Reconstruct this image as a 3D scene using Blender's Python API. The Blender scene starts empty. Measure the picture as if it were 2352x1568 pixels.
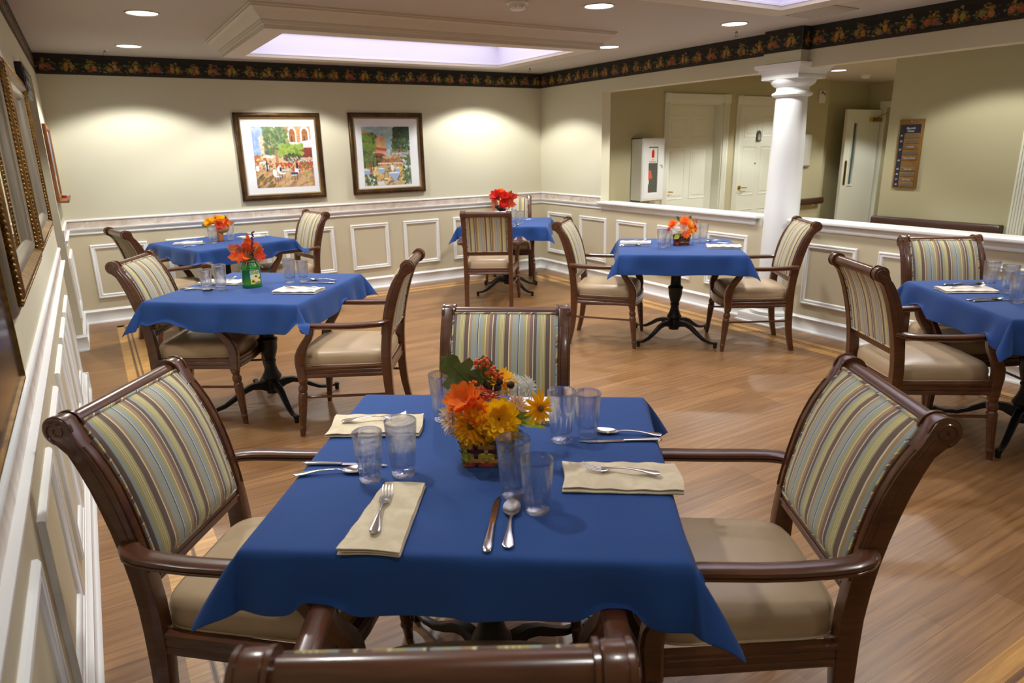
import bpy, bmesh, math, random
import numpy as np
from mathutils import Vector, Matrix, Euler
random.seed(7); RNG = np.random.default_rng(11)
S = bpy.context.scene
COL = S.collection
PI = math.pi

# ------------------------------------------------------------------ camera
HS = 1.56                                   # eye height in metres
FPX, YAW, PITCH, ROLL, CX = 1566.54, 0.5415204, 0.2785010, -0.0202480, 0.2264703
_F = Vector((math.sin(YAW)*math.cos(PITCH), math.cos(YAW)*math.cos(PITCH), -math.sin(PITCH)))
_R = Vector((math.cos(YAW), -math.sin(YAW), 0)); _U = _R.cross(_F)
_R2 = _R*math.cos(ROLL)+_U*math.sin(ROLL); _U2 = -_R*math.sin(ROLL)+_U*math.cos(ROLL)
cam = bpy.data.cameras.new('camera'); camo = bpy.data.objects.new('camera', cam); COL.objects.link(camo)
cam.sensor_width = 36; cam.lens = FPX/2352*36; cam.clip_start = .02; cam.clip_end = 60
camo.matrix_world = Matrix(((_R2.x, _U2.x, -_F.x, CX), (_R2.y, _U2.y, -_F.y, 0), (_R2.z, _U2.z, -_F.z, HS), (0, 0, 0, 1)))
cam.dof.use_dof = True; cam.dof.focus_distance = 2.6; cam.dof.aperture_fstop = 4.5
S.camera = camo
S.view_settings.view_transform = 'Standard'; S.view_settings.look = 'None'
S.view_settings.gamma = 1; S.view_settings.exposure = 0.22; S.view_settings.use_curve_mapping = False
# ------------------------------------------------------------------ world, and the strength of every lamp in the room
W = bpy.data.worlds.new('world'); S.world = W; W.use_nodes = True
W.node_tree.nodes['Background'].inputs[0].default_value = (.8, .82, 1, 1)
W.node_tree.nodes['Background'].inputs[1].default_value = .05
SPOT_W = 88.0          # watts of one recessed downlight
SPOT_COL = (.99, .985, .955)
SKY_COL = (.87, .85, 1.0)
SKY_E = 2.0            # emission of the skylight diffusers
XR, YB, H = 5.245, 7.535, 2.416            # right wall, back wall, ceiling

# ------------------------------------------------------------------ materials
def lin(c):
    return tuple(((x/255)/12.92 if x/255 <= .04045 else ((x/255+.055)/1.055)**2.4) for x in c)
MATS = {}
def mat(name, rgb=(200, 200, 200), rough=.5, metal=0, coat=0, bump=None, var=None, emit=None, trans=0, sheen=0, spec=.5, alpha=1):
    if name in MATS: return MATS[name]
    m = bpy.data.materials.new(name); m.use_nodes = True; MATS[name] = m
    nt = m.node_tree; b = nt.nodes['Principled BSDF']
    c = lin(rgb)+(1,)
    b.inputs['Base Color'].default_value = c; b.inputs['Roughness'].default_value = rough
    b.inputs['Metallic'].default_value = metal; b.inputs['Coat Weight'].default_value = coat
    b.inputs['Coat Roughness'].default_value = .15
    b.inputs['Specular IOR Level'].default_value = spec
    b.inputs['Sheen Weight'].default_value = sheen
    b.inputs['Transmission Weight'].default_value = trans
    if emit:
        b.inputs['Emission Color'].default_value = tuple(emit[0])+(1,); b.inputs['Emission Strength'].default_value = emit[1]
    tc = nt.nodes.new('ShaderNodeTexCoord')
    if var:   # (scale xyz, amount, second colour)
        mp = nt.nodes.new('ShaderNodeMapping'); mp.inputs['Scale'].default_value = var[0]
        nt.links.new(tc.outputs['Object'], mp.inputs[0])
        n = nt.nodes.new('ShaderNodeTexNoise'); n.inputs['Scale'].default_value = 1; n.inputs['Detail'].default_value = 6; n.inputs['Distortion'].default_value = .6
        nt.links.new(mp.outputs[0], n.inputs['Vector'])
        r = nt.nodes.new('ShaderNodeValToRGB'); r.color_ramp.elements[0].position = .5-var[1]; r.color_ramp.elements[1].position = .5+var[1]
        r.color_ramp.elements[0].color = c; r.color_ramp.elements[1].color = lin(var[2])+(1,)
        nt.links.new(n.outputs['Fac'], r.inputs[0]); nt.links.new(r.outputs[0], b.inputs['Base Color'])
    if bump:  # (scale, strength, distance)
        n = nt.nodes.new('ShaderNodeTexNoise'); n.inputs['Scale'].default_value = bump[0]; n.inputs['Detail'].default_value = 3
        nt.links.new(tc.outputs['Object'], n.inputs['Vector'])
        bp = nt.nodes.new('ShaderNodeBump'); bp.inputs['Strength'].default_value = bump[1]; bp.inputs['Distance'].default_value = bump[2]
        nt.links.new(n.outputs['Fac'], bp.inputs['Height']); nt.links.new(bp.outputs[0], b.inputs['Normal'])
    return m

def thin(m, k=.45):
    # petals and leaves let light through
    nt = m.node_tree; b = nt.nodes['Principled BSDF']; o = [n for n in nt.nodes if n.type == 'OUTPUT_MATERIAL'][0]
    t = nt.nodes.new('ShaderNodeBsdfTranslucent'); x = nt.nodes.new('ShaderNodeMixShader'); x.inputs[0].default_value = k
    if b.inputs['Base Color'].is_linked: nt.links.new(b.inputs['Base Color'].links[0].from_socket, t.inputs[0])
    else: t.inputs[0].default_value = b.inputs['Base Color'].default_value
    nt.links.new(b.outputs[0], x.inputs[1]); nt.links.new(t.outputs[0], x.inputs[2]); nt.links.new(x.outputs[0], o.inputs[0])
wood = mat('chair_wood', (98, 56, 28), .32, coat=.5, var=((9, 9, 60), .25, (68, 37, 18)))
vinyl = mat('seat_vinyl', (190, 166, 134), .36, var=((9, 9, 9), .3, (182, 157, 124)), bump=(260, .12, .001))
black = mat('black_metal', (13, 13, 16), .42)
glide = mat('white_glide', (225, 225, 225), .5)
cloth = mat('blue_cloth', (17, 66, 132), .85, sheen=.08, var=((3, 3, 3), .3, (14, 59, 123)), bump=(6, .35, .006))
napk = mat('napkin_cloth', (218, 203, 174), .9, var=((26, 26, 26), .12, (204, 188, 158)), bump=(120, .3, .001))
napw = mat('napkin_cloth_pale', (222, 212, 198), .9, bump=(120, .3, .001))
steel = mat('cutlery_steel', (205, 203, 200), .17, metal=1)
wallm = mat('wall_paint', (211, 206, 180), .75, bump=(140, .35, .002))
wain = mat('wainscot_paint', (202, 191, 162), .6, bump=(140, .25, .002))
hallm = mat('hall_paint', (184, 178, 142), .75, bump=(140, .2, .001))
white = mat('trim_white', (236, 237, 236), .35)
doorw = mat('door_white', (222, 224, 208), .45)
ceilm = mat('ceiling_paint', (190, 182, 169), .85)
crown_m = mat('crown_paint', (208, 198, 178), .55)
lilac = mat('shaft_paint', (230, 228, 242), .6)
gold = mat('brass', (205, 170, 70), .25, metal=1)
goldf = mat('old_gold', (150, 112, 48), .4, metal=.75, var=((30, 30, 30), .2, (95, 66, 26)), bump=(60, .3, .002))
bronze = mat('bronze_frame', (92, 64, 30), .38, metal=.5, var=((14, 14, 14), .2, (62, 40, 18)))
bronzel = mat('bronze_lip', (150, 128, 88), .35, metal=.6)
mount = mat('mat_board', (232, 234, 236), .8)
silverf = mat('silver_frame', (150, 140, 122), .4, metal=.6)
mirror_m = mat('mirror_glass', (235, 235, 235), .02, metal=1)
rail_m = mat('handrail_wood', (72, 38, 20), .4, coat=.3, var=((6, 6, 60), .25, (50, 24, 12)))
oak = mat('oak', (150, 92, 48), .5, var=((8, 8, 40), .3, (120, 70, 34)))
plaqueoak = mat('plaque_oak', (142, 104, 44), .5, var=((50, 12, 12), .3, (118, 82, 32)))
navy = mat('plaque_navy', (26, 28, 48), .5)
greyp = mat('plaque_grey', (92, 92, 84), .6)
plastic = mat('white_plastic', (222, 222, 212), .45)
darkb = mat('dark_box', (28, 24, 30), .4)
steelg = mat('grey_steel', (150, 148, 142), .4, metal=.6)
cabw = mat('cabinet_white', (222, 224, 222), .4)
redm = mat('red_paint', (205, 32, 24), .4)
orange_c = mat('orange_card', (205, 92, 72), .6)
txtw = mat('lettering_white', (215, 215, 215), .6)
darkglass = mat('dark_pane', (88, 90, 78), .15)
picglass = mat('dark_picture', (52, 48, 56), .12, coat=.6)

def glass_mat():
    m = bpy.data.materials.new('clear_glass'); m.use_nodes = True; nt = m.node_tree
    for n in list(nt.nodes): nt.nodes.remove(n)
    o = nt.nodes.new('ShaderNodeOutputMaterial'); g = nt.nodes.new('ShaderNodeBsdfGlass')
    g.inputs['IOR'].default_value = 1.45; g.inputs['Roughness'].default_value = .0; g.inputs['Color'].default_value = (1, 1, 1, 1)
    tr = nt.nodes.new('ShaderNodeBsdfTransparent'); tr.inputs[0].default_value = (.975, .985, .985, 1); gl = nt.nodes.new('ShaderNodeBsdfGlossy'); gl.inputs['Roughness'].default_value = .03
    lw = nt.nodes.new('ShaderNodeLayerWeight'); pw = nt.nodes.new('ShaderNodeMath'); pw.operation = 'POWER'; pw.inputs[1].default_value = 5; nt.links.new(lw.outputs['Facing'], pw.inputs[0])
    fr = nt.nodes.new('ShaderNodeMath'); fr.operation = 'MULTIPLY_ADD'; fr.inputs[1].default_value = .45; fr.inputs[2].default_value = .008; nt.links.new(pw.outputs[0], fr.inputs[0])
    m1 = nt.nodes.new('ShaderNodeMixShader'); nt.links.new(fr.outputs[0], m1.inputs[0]); nt.links.new(tr.outputs[0], m1.inputs[1]); nt.links.new(gl.outputs[0], m1.inputs[2])
    m2 = nt.nodes.new('ShaderNodeMixShader'); m2.inputs[0].default_value = .5; nt.links.new(m1.outputs[0], m2.inputs[1]); nt.links.new(g.outputs[0], m2.inputs[2])
    nt.links.new(m2.outputs[0], o.inputs[0]); return m
glassm = glass_mat()

STR = [(0, 'ol'), (12, 'cr'), (15, 'ol'), (22, 'cr'), (25, 'ol'), (32, 'cr'), (35, 'ol'), (50, 'bl'), (67, 'br'), (89, 'cr'), (95, 'mv'), (118, 'tn'),
       (141, 'cr'), (147, 'ol'), (169, 'bl'), (196, 'cr'), (201, 'dk'), (207, 'bl'), (228, 'ol'), (235, 'bl'), (252, 'tn'), (271, 'cr'), (278, 'br'), (300, 'br')]
SC = dict(ol=(182, 170, 112), cr=(226, 218, 176), bl=(160, 168, 164), br=(114, 94, 84), mv=(132, 108, 98), tn=(174, 144, 106), dk=(92, 74, 68))
def stripe_mat(name, beads=False):
    m = bpy.data.materials.new(name); m.use_nodes = True; nt = m.node_tree; b = nt.nodes['Principled BSDF']
    b.inputs['Roughness'].default_value = .8; b.inputs['Sheen Weight'].default_value = .1
    tc = nt.nodes.new('ShaderNodeTexCoord'); sp = nt.nodes.new('ShaderNodeSeparateXYZ'); nt.links.new(tc.outputs['Object'], sp.inputs[0])
    def mth(op, a, bb):
        n = nt.nodes.new('ShaderNodeMath'); n.operation = op
        for i, v in ((0, a), (1, bb)):
            if isinstance(v, (int, float)): n.inputs[i].default_value = v
            else: nt.links.new(v, n.inputs[i])
        return n.outputs[0]
    x = sp.outputs['X']
    if beads: x = mth('ADD', mth('MULTIPLY', sp.outputs['X'], .6), mth('MULTIPLY', sp.outputs['Z'], .9))
    f = mth('FRACT', mth('ADD', mth('DIVIDE', x, .152), 10.02), 0)
    r = nt.nodes.new('ShaderNodeValToRGB'); r.color_ramp.interpolation = 'CONSTANT'
    els = r.color_ramp.elements
    for i, (p, c) in enumerate(STR):
        e = els[i] if i < 2 else els.new(p/310)
        e.position = p/310; e.color = lin(SC[c])+(1,)
    nt.links.new(f, r.inputs[0]); nt.links.new(r.outputs[0], b.inputs['Base Color'])
    n = nt.nodes.new('ShaderNodeTexNoise'); n.inputs['Scale'].default_value = 900
    nt.links.new(tc.outputs['Object'], n.inputs['Vector'])
    bp = nt.nodes.new('ShaderNodeBump'); bp.inputs['Strength'].default_value = .2; bp.inputs['Distance'].default_value = .001
    nt.links.new(n.outputs['Fac'], bp.inputs['Height']); nt.links.new(bp.outputs[0], b.inputs['Normal'])
    return m
stripes = stripe_mat('striped_fabric'); piping_m = stripe_mat('striped_piping', True)

def floor_mat(name, c1, c2, dark, width=.1, length=.92, coat=.12):
    m = bpy.data.materials.new(name); m.use_nodes = True; nt = m.node_tree; b = nt.nodes['Principled BSDF']
    tc = nt.nodes.new('ShaderNodeTexCoord')
    br = nt.nodes.new('ShaderNodeTexBrick'); br.inputs['Scale'].default_value = 1
    br.inputs['Brick Width'].default_value = length; br.inputs['Row Height'].default_value = width; br.inputs['Mortar Size'].default_value = .0007
    br.offset = .37; br.offset_frequency = 3; br.inputs['Color1'].default_value = lin(c1)+(1,); br.inputs['Color2'].default_value = lin(c2)+(1,)
    br.inputs['Mortar'].default_value = lin(dark)+(1,); br.inputs['Bias'].default_value = 0
    nt.links.new(tc.outputs['Object'], br.inputs['Vector'])
    mp = nt.nodes.new('ShaderNodeMapping'); mp.inputs['Scale'].default_value = (1.7, 55, 1); nt.links.new(tc.outputs['Object'], mp.inputs[0])
    # shift the grain from plank to plank
    n = nt.nodes.new('ShaderNodeTexNoise'); n.inputs['Scale'].default_value = 1; n.inputs['Detail'].default_value = 9; n.inputs['Roughness'].default_value = .62; n.inputs['Distortion'].default_value = .9
    nt.links.new(mp.outputs[0], n.inputs['Vector'])
    r = nt.nodes.new('ShaderNodeValToRGB'); r.color_ramp.elements[0].position = .34; r.color_ramp.elements[1].position = .62
    r.color_ramp.elements[0].color = (.70, .65, .60, 1); r.color_ramp.elements[1].color = (1.06, 1.05, 1.03, 1)
    nt.links.new(n.outputs['Fac'], r.inputs[0])
    mp2 = nt.nodes.new('ShaderNodeMapping'); mp2.inputs['Scale'].default_value = (3.2, 13, 1); nt.links.new(tc.outputs['Object'], mp2.inputs[0])
    w = nt.nodes.new('ShaderNodeTexWave'); w.wave_type = 'RINGS'; w.inputs['Scale'].default_value = .55; w.inputs['Distortion'].default_value = 9; w.inputs['Detail'].default_value = 3; w.inputs['Detail Scale'].default_value = .8
    nt.links.new(mp2.outputs[0], w.inputs['Vector'])
    r2 = nt.nodes.new('ShaderNodeValToRGB'); r2.color_ramp.elements[0].color = (.86, .83, .8, 1); r2.color_ramp.elements[1].color = (1, 1, 1, 1); r2.color_ramp.elements[1].position = .45
    nt.links.new(w.outputs['Fac'], r2.inputs[0])
    def mul(a, bb):
        x = nt.nodes.new('ShaderNodeMix'); x.data_type = 'RGBA'; x.blend_type = 'MULTIPLY'; x.inputs[0].default_value = 1
        nt.links.new(a, x.inputs[6]); nt.links.new(bb, x.inputs[7]); return x.outputs[2]
    nt.links.new(mul(mul(br.outputs['Color'], r.outputs[0]), r2.outputs[0]), b.inputs['Base Color'])
    b.inputs['Roughness'].default_value = .38; b.inputs['Coat Weight'].default_value = coat; b.inputs['Coat Roughness'].default_value = .3
    bp = nt.nodes.new('ShaderNodeBump'); bp.inputs['Strength'].default_value = .12; bp.inputs['Distance'].default_value = .001
    nt.links.new(n.outputs['Fac'], bp.inputs['Height']); nt.links.new(bp.outputs[0], b.inputs['Normal'])
    return m
floorm = floor_mat('plank_floor', (158, 117, 74), (137, 99, 60), (96, 67, 42))
inlay = floor_mat('inlay_planks', (214, 166, 92), (200, 150, 82), (140, 96, 50), .3, .9)
inlayd = mat('inlay_dark_line', (112, 76, 44), .45)

def tile_mat():
    m = bpy.data.materials.new('marble_tile'); m.use_nodes = True; nt = m.node_tree; b = nt.nodes['Principled BSDF']
    tc = nt.nodes.new('ShaderNodeTexCoord')
    n = nt.nodes.new('ShaderNodeTexNoise'); n.inputs['Scale'].default_value = 7; n.inputs['Detail'].default_value = 8; n.inputs['Distortion'].default_value = 1.5
    nt.links.new(tc.outputs['Object'], n.inputs['Vector'])
    r = nt.nodes.new('ShaderNodeValToRGB'); r.color_ramp.elements[0].position = .4; r.color_ramp.elements[1].position = .62
    r.color_ramp.elements[0].color = lin((196, 178, 160))+(1,); r.color_ramp.elements[1].color = lin((218, 206, 194))+(1,)
    nt.links.new(n.outputs['Fac'], r.inputs[0]); nt.links.new(r.outputs[0], b.inputs['Base Color']); b.inputs['Roughness'].default_value = .3
    return m
tilem = tile_mat()

def vcol_mat(name, rough=.7, coat=0):
    m = bpy.data.materials.new(name); m.use_nodes = True; nt = m.node_tree; b = nt.nodes['Principled BSDF']
    a = nt.nodes.new('ShaderNodeVertexColor'); a.layer_name = 'paint'
    nt.links.new(a.outputs[0], b.inputs['Base Color']); b.inputs['Roughness'].default_value = rough; b.inputs['Coat Weight'].default_value = coat
    return m
printm = vcol_mat('printed_picture', .6); borderm = vcol_mat('printed_border', .7)

# ------------------------------------------------------------------ mesh helpers
class MB:
    def __init__(s): s.v = []; s.f = []
    def add(s, v, f):
        o = len(s.v); s.v += [tuple(p) for p in v]; s.f += [tuple(i+o for i in q) for q in f]; return s
    def box(s, x0, x1, y0, y1, z0, z1):
        v = [(x, y, z) for z in (z0, z1) for y in (y0, y1) for x in (x0, x1)]
        return s.add(v, [(0, 2, 3, 1), (4, 5, 7, 6), (0, 1, 5, 4), (2, 6, 7, 3), (0, 4, 6, 2), (1, 3, 7, 5)])
    def rbox(s, x0, x1, y0, y1, z0, z1, r=.005, seg=2):
        bm = bmesh.new(); bmesh.ops.create_cube(bm, size=1)
        for v in bm.verts:
            v.co = Vector(((x0+x1)/2+v.co.x*(x1-x0), (y0+y1)/2+v.co.y*(y1-y0), (z0+z1)/2+v.co.z*(z1-z0)))
        bmesh.ops.bevel(bm, geom=list(bm.edges), offset=r, segments=seg, affect='EDGES', profile=.5)
        return s.bm(bm)
    def bm(s, bm, M=None):
        bm.verts.index_update()
        vs = [(M @ v.co if M else v.co) for v in bm.verts]
        s.add([tuple(v) for v in vs], [tuple(v.index for v in f.verts) for f in bm.faces]); bm.free(); return s
    def lathe(s, prof, n=24, c=(0, 0), axis=None, mod=None, caps=True):
        # prof: (z, r) list ; axis (p0,p1): z is interpolated along the line p0->p1
        v = []
        for z, r in prof:
            for i in range(n):
                a = 2*PI*i/n; rr = r*(mod(a, z) if mod else 1)
                if axis:
                    p0, p1, z0, z1 = axis; t = (z-z0)/(z1-z0); cx = p0[0]+(p1[0]-p0[0])*t; cy = p0[1]+(p1[1]-p0[1])*t
                else: cx, cy = c
                v.append((cx+rr*math.cos(a), cy+rr*math.sin(a), z))
        f = [(k*n+i, k*n+(i+1) % n, (k+1)*n+(i+1) % n, (k+1)*n+i) for k in range(len(prof)-1) for i in range(n)]
        if caps: f += [tuple(range(n-1, -1, -1)), tuple((len(prof)-1)*n+i for i in range(n))]
        return s.add(v, f)
    def sweep(s, path, prof, up=(0, 0, 1), scale=None, closed=False, caps=True):
        P = [Vector(p) for p in path]; n = len(prof); v = []; U0 = Vector(up)
        for i, p in enumerate(P):
            if closed: t = P[(i+1) % len(P)]-P[i-1]
            else: t = P[min(i+1, len(P)-1)]-P[max(i-1, 0)]
            t.normalize(); sd = t.cross(U0)
            if sd.length < 1e-4: sd = Vector((1, 0, 0))
            sd.normalize(); u = sd.cross(t); u.normalize()
            k = scale[i] if scale else 1
            kx, kz = k if isinstance(k, tuple) else (k, k)
            for a, b in prof: v.append(tuple(p+sd*a*kx+u*b*kz))
        m = len(P); f = []
        for i in range(m if closed else m-1):
            j = (i+1) % m
            for q in range(n):
                f.append((i*n+q, j*n+q, j*n+(q+1) % n, i*n+(q+1) % n))
        if caps and not closed: f += [tuple(range(n)), tuple((m-1)*n+q for q in range(n-1, -1, -1))]
        return s.add(v, f)
    def tube(s, path, r, n=8, closed=False, up=(0, 0, 1)):
        return s.sweep(path, [(math.cos(2*PI*i/n)*(1), math.sin(2*PI*i/n)) for i in range(n)], up, scale=[r]*len(path) if not isinstance(r, list) else r, closed=closed)
    def cylx(s, x0, x1, y, z, r, n=20):
        v = [(x, y+r*math.cos(2*PI*i/n), z+r*math.sin(2*PI*i/n)) for x in (x0, x1) for i in range(n)]
        return s.add(v, [(i, (i+1) % n, n+(i+1) % n, n+i) for i in range(n)]+[tuple(range(n-1, -1, -1)), tuple(n+i for i in range(n))])
    def extr(s, poly, x0, x1, axis='x', bev=0):
        # extrude polygon of the two other axes
        bm = bmesh.new()
        def P(a, b, t): return {'x': (t, a, b), 'y': (a, t, b), 'z': (a, b, t)}[axis]
        lo = [bm.verts.new(P(a, b, x0)) for a, b in poly]; hi = [bm.verts.new(P(a, b, x1)) for a, b in poly]
        n = len(poly); f0 = bm.faces.new(lo); f1 = bm.faces.new(hi[::-1])
        for i in range(n): bm.faces.new((lo[i], hi[i], hi[(i+1) % n], lo[(i+1) % n]))
        bmesh.ops.recalc_face_normals(bm, faces=bm.faces)
        if bev:
            ed = [e for e in bm.edges if e.calc_length() > 0 and (f0 in e.link_faces or f1 in e.link_faces)]
            bmesh.ops.bevel(bm, geom=ed, offset=bev, segments=2, affect='EDGES', profile=.6, clamp_overlap=True)
        return s.bm(bm)
    def build(s, name, m, parent=None, smooth=True, ang=35, fix=True):
        me = bpy.data.meshes.new(name); me.from_pydata(s.v, [], s.f)
        if fix:
            bm = bmesh.new(); bm.from_mesh(me); bmesh.ops.recalc_face_normals(bm, faces=bm.faces); bm.to_mesh(me); bm.free()
        if smooth:
            me.shade_smooth(); me.set_sharp_from_angle(angle=math.radians(ang))
        me.materials.append(m); o = bpy.data.objects.new(name, me); COL.objects.link(o)
        if parent: o.parent = parent
        return o
def root(name, loc=(0, 0, 0), rz=0, label=None, cat=None, group=None, rot=None):
    o = bpy.data.objects.new(name, None); COL.objects.link(o); o.location = loc
    o.rotation_euler = rot if rot else (0, 0, rz); o.empty_display_size = .1
    return tag(o, label, cat, group)
def tag(o, label=None, cat=None, group=None, kind='thing'):
    if label: o['label'] = label
    if cat: o['category'] = cat
    if group: o['group'] = group
    if kind: o['kind'] = kind
    return o
def part(mb, name, m, parent, **k): return mb.build(name, m, parent, **k)
KIDS = {}
def copy_tree(o, parent=None):
    c = o.copy(); COL.objects.link(c); c.parent = parent
    for ch in [x for x in bpy.data.objects if x.parent == o and x.name in COL.objects]: copy_tree(ch, c)
    return c
def struct(mb, name, m, **k):
    o = mb.build(name, m, **k); o['kind'] = 'structure'; return o
NT = [0]
def trim(mb, m=None, **k):
    NT[0] += 1; return struct(mb, 'trim_%d' % NT[0], m or white, **k)
def text(s, size, loc, rot, m, parent, ext=.0006, name='lettering', align='CENTER', shear=0):
    c = bpy.data.curves.new(name, 'FONT'); c.body = s; c.size = size; c.extrude = ext; c.align_x = align; c.align_y = 'CENTER'; c.shear = shear; c.resolution_u = 3
    t = bpy.data.objects.new('lettering_curve', c); COL.objects.link(t)
    dg = bpy.context.evaluated_depsgraph_get(); me = bpy.data.meshes.new_from_object(t.evaluated_get(dg)); bpy.data.objects.remove(t); bpy.data.curves.remove(c)
    me.name = name; me.materials.clear(); me.materials.append(m)
    o = bpy.data.objects.new(name, me); COL.objects.link(o); o.parent = parent; o.location = loc; o.rotation_euler = rot; return o

# ------------------------------------------------------------------ little painter for printed surfaces
class Paint:
    def __init__(s, w, h, bg): s.a = np.ones((h, w, 3))*np.array(bg, float); s.w, s.h = w, h; s.Y, s.X = np.mgrid[0:h, 0:w]; s.X = (s.X+.5)/w; s.Y = (s.Y+.5)/h
    def put(s, m, c, k=1):
        c = np.array(c, float); s.a[m] = s.a[m]*(1-k)+c*k
    def ell(s, x, y, rx, ry, c, ang=0, k=1, wob=0):
        dx, dy = s.X-x, s.Y-y; ca, sa = math.cos(ang), math.sin(ang)
        u = (dx*ca+dy*sa)/rx; v = (-dx*sa+dy*ca)/ry
        m = u*u+v*v < 1+(RNG.random(s.X.shape)-.5)*wob; s.put(m, c, k)
    def rect(s, x0, y0, x1, y1, c, k=1): s.put((s.X > x0) & (s.X < x1) & (s.Y > y0) & (s.Y < y1), c, k)
    def poly(s, pts, c, k=1):
        m = np.zeros(s.X.shape, bool); n = len(pts)
        for i in range(n):
            (x0, y0), (x1, y1) = pts[i], pts[(i+1) % n]
            if y0 == y1: continue
            m ^= ((s.Y > min(y0, y1)) & (s.Y <= max(y0, y1)) & (s.X < x0+(s.Y-y0)*(x1-x0)/(y1-y0)))
        s.put(m, c, k)
    def dabs(s, n, box, cols, r=(.01, .03), k=.8, sh=1.5, ang=None):
        x0, y0, x1, y1 = box
        for i in range(n):
            c = cols[RNG.integers(len(cols))]; rr = RNG.uniform(*r)
            s.ell(RNG.uniform(x0, x1), RNG.uniform(y0, y1), rr*sh, rr, np.array(c)+RNG.uniform(-12, 12, 3), RNG.uniform(0, 3.1) if ang is None else ang, k)
def painted(name, P, o, ex, ez, m, parent=None, reps=1):
    # o: top-left corner, ex: full width vector of one repeat, ez: full downward vector
    h, w = P.h, P.w; o, ex, ez = (np.array(t, float) for t in (o, ex, ez)); A = np.clip(P.a/255, 0, 1)
    A = np.where(A <= .04045, A/12.92, ((A+.055)/1.055)**2.4)
    W_ = int(round(w*reps)); A = np.concatenate([A]*int(math.ceil(reps)), 1)[:, :W_]
    jj, ii = np.mgrid[0:h+1, 0:W_+1]
    V = o+ii[..., None]/w*ex+jj[..., None]/h*ez
    idx = jj*(W_+1)+ii
    F = np.stack([idx[:-1, :-1], idx[1:, :-1], idx[1:, 1:], idx[:-1, 1:]], -1).reshape(-1, 4)
    me = bpy.data.meshes.new(name); me.from_pydata(V.reshape(-1, 3).tolist(), [], F.tolist())
    Ap = np.pad(A, ((0, 1), (0, 1), (0, 0)), mode='edge'); B = np.ones((h+1, W_+1, 4)); B[..., :3] = Ap
    ca = me.color_attributes.new('paint', 'FLOAT_COLOR', 'POINT'); ca.data.foreach_set('color', B.reshape(-1).astype(np.float32))
    me.materials.append(m); ob = bpy.data.objects.new(name, me); COL.objects.link(ob)
    if parent: ob.parent = parent
    return ob
# ================================================================== ROOM
def MBk(a, b, h): return (a, YB-h, b)      # back wall
def MRt(a, b, h): return (XR-h, a, b)      # right wall
def MLf(a, b, h): return (h, a, b)         # left wall
def ring(mb, M, a0, a1, b0, b1, prof, cap=False):
    v = []
    for i, h in prof:
        v += [M(a0+i, b0+i, h), M(a1-i, b0+i, h), M(a1-i, b1-i, h), M(a0+i, b1-i, h)]
    f = [(k*4+q, k*4+(q+1) % 4, (k+1)*4+(q+1) % 4, (k+1)*4+q) for k in range(len(prof)-1) for q in range(4)]
    if cap: n = len(prof)-1; f.append((n*4, n*4+1, n*4+2, n*4+3))
    return mb.add(v, f)
# floor and ceiling
struct(MB().box(-1.7, 11.4, -2.4, 7.7, -.05, 0), 'floor', floorm, smooth=False)
SKY = [(1.21, 4.00, 4.56, 6.27), (1.27, 4.05, 1.395, 3.105)]
cb = MB(); ci = .1
xs = [-1.7, 1.31, 3.90, 11.4]
c0, c1 = (1.31, 3.90, 4.66, 6.17), (1.37, 3.95, 1.495, 3.005)
z0, z1 = H, H+.05
cb.box(-1.7, 1.31, -2.4, 7.7, z0, z1).box(3.95, 11.4, -2.4, 7.7, z0, z1)
cb.box(1.31, 3.95, -2.4, 1.495, z0, z1).box(1.31, 1.37, 1.495, 3.005, z0, z1).box(1.31, 3.95, 3.005, 4.66, z0, z1).box(3.90, 3.95, 4.66, 6.17, z0, z1).box(1.31, 3.95, 6.17, 7.7, z0, z1)
struct(cb, 'ceiling', ceilm, smooth=False)
# walls
struct(MB().box(-1.7, XR, YB, YB+.12, 0, H), 'wall_back', wallm, smooth=False)
DY0, DY1, DZ = 5.30, 6.50, 2.14            # doorway in the left wall
struct(MB().box(-.14, 0, -2.4, DY0, 0, H).box(-.14, 0, DY1, YB, 0, H).box(-.14, 0, DY0, DY1, DZ, H), 'wall_left', wallm, smooth=False)
struct(MB().box(-1.62, -1.5, 4.4, YB, 0, H).box(-1.5, -.14, 4.4, 4.52, 0, H), 'wall_alcove', wallm, smooth=False)
struct(MB().box(-1.7, XR+.12, -2.4, -2.28, 0, H).box(XR+.12, 6.8, -2.4, -2.28, 0, H), 'wall_front', wallm, smooth=False)
OPY = 6.30
WT = .12
HB = 2.115
rw = MB().box(XR, XR+WT, OPY, YB+.12, 0, H).box(XR, XR+WT, -2.28, 3.70, HB, H).box(XR, XR+WT, 4.10, OPY, HB, H).box(XR, XR+WT, 3.70, 4.10, 2.166, H).box(XR, XR+WT, -2.28, 3.77, 0, .905).box(XR, XR+WT, 4.03, OPY, 0, .905)
rw.box(XR-.09, XR, 3.724, 4.078, 2.165, H)          # pilaster block above the column
struct(rw, 'wall_right', wallm, smooth=False)
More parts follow.
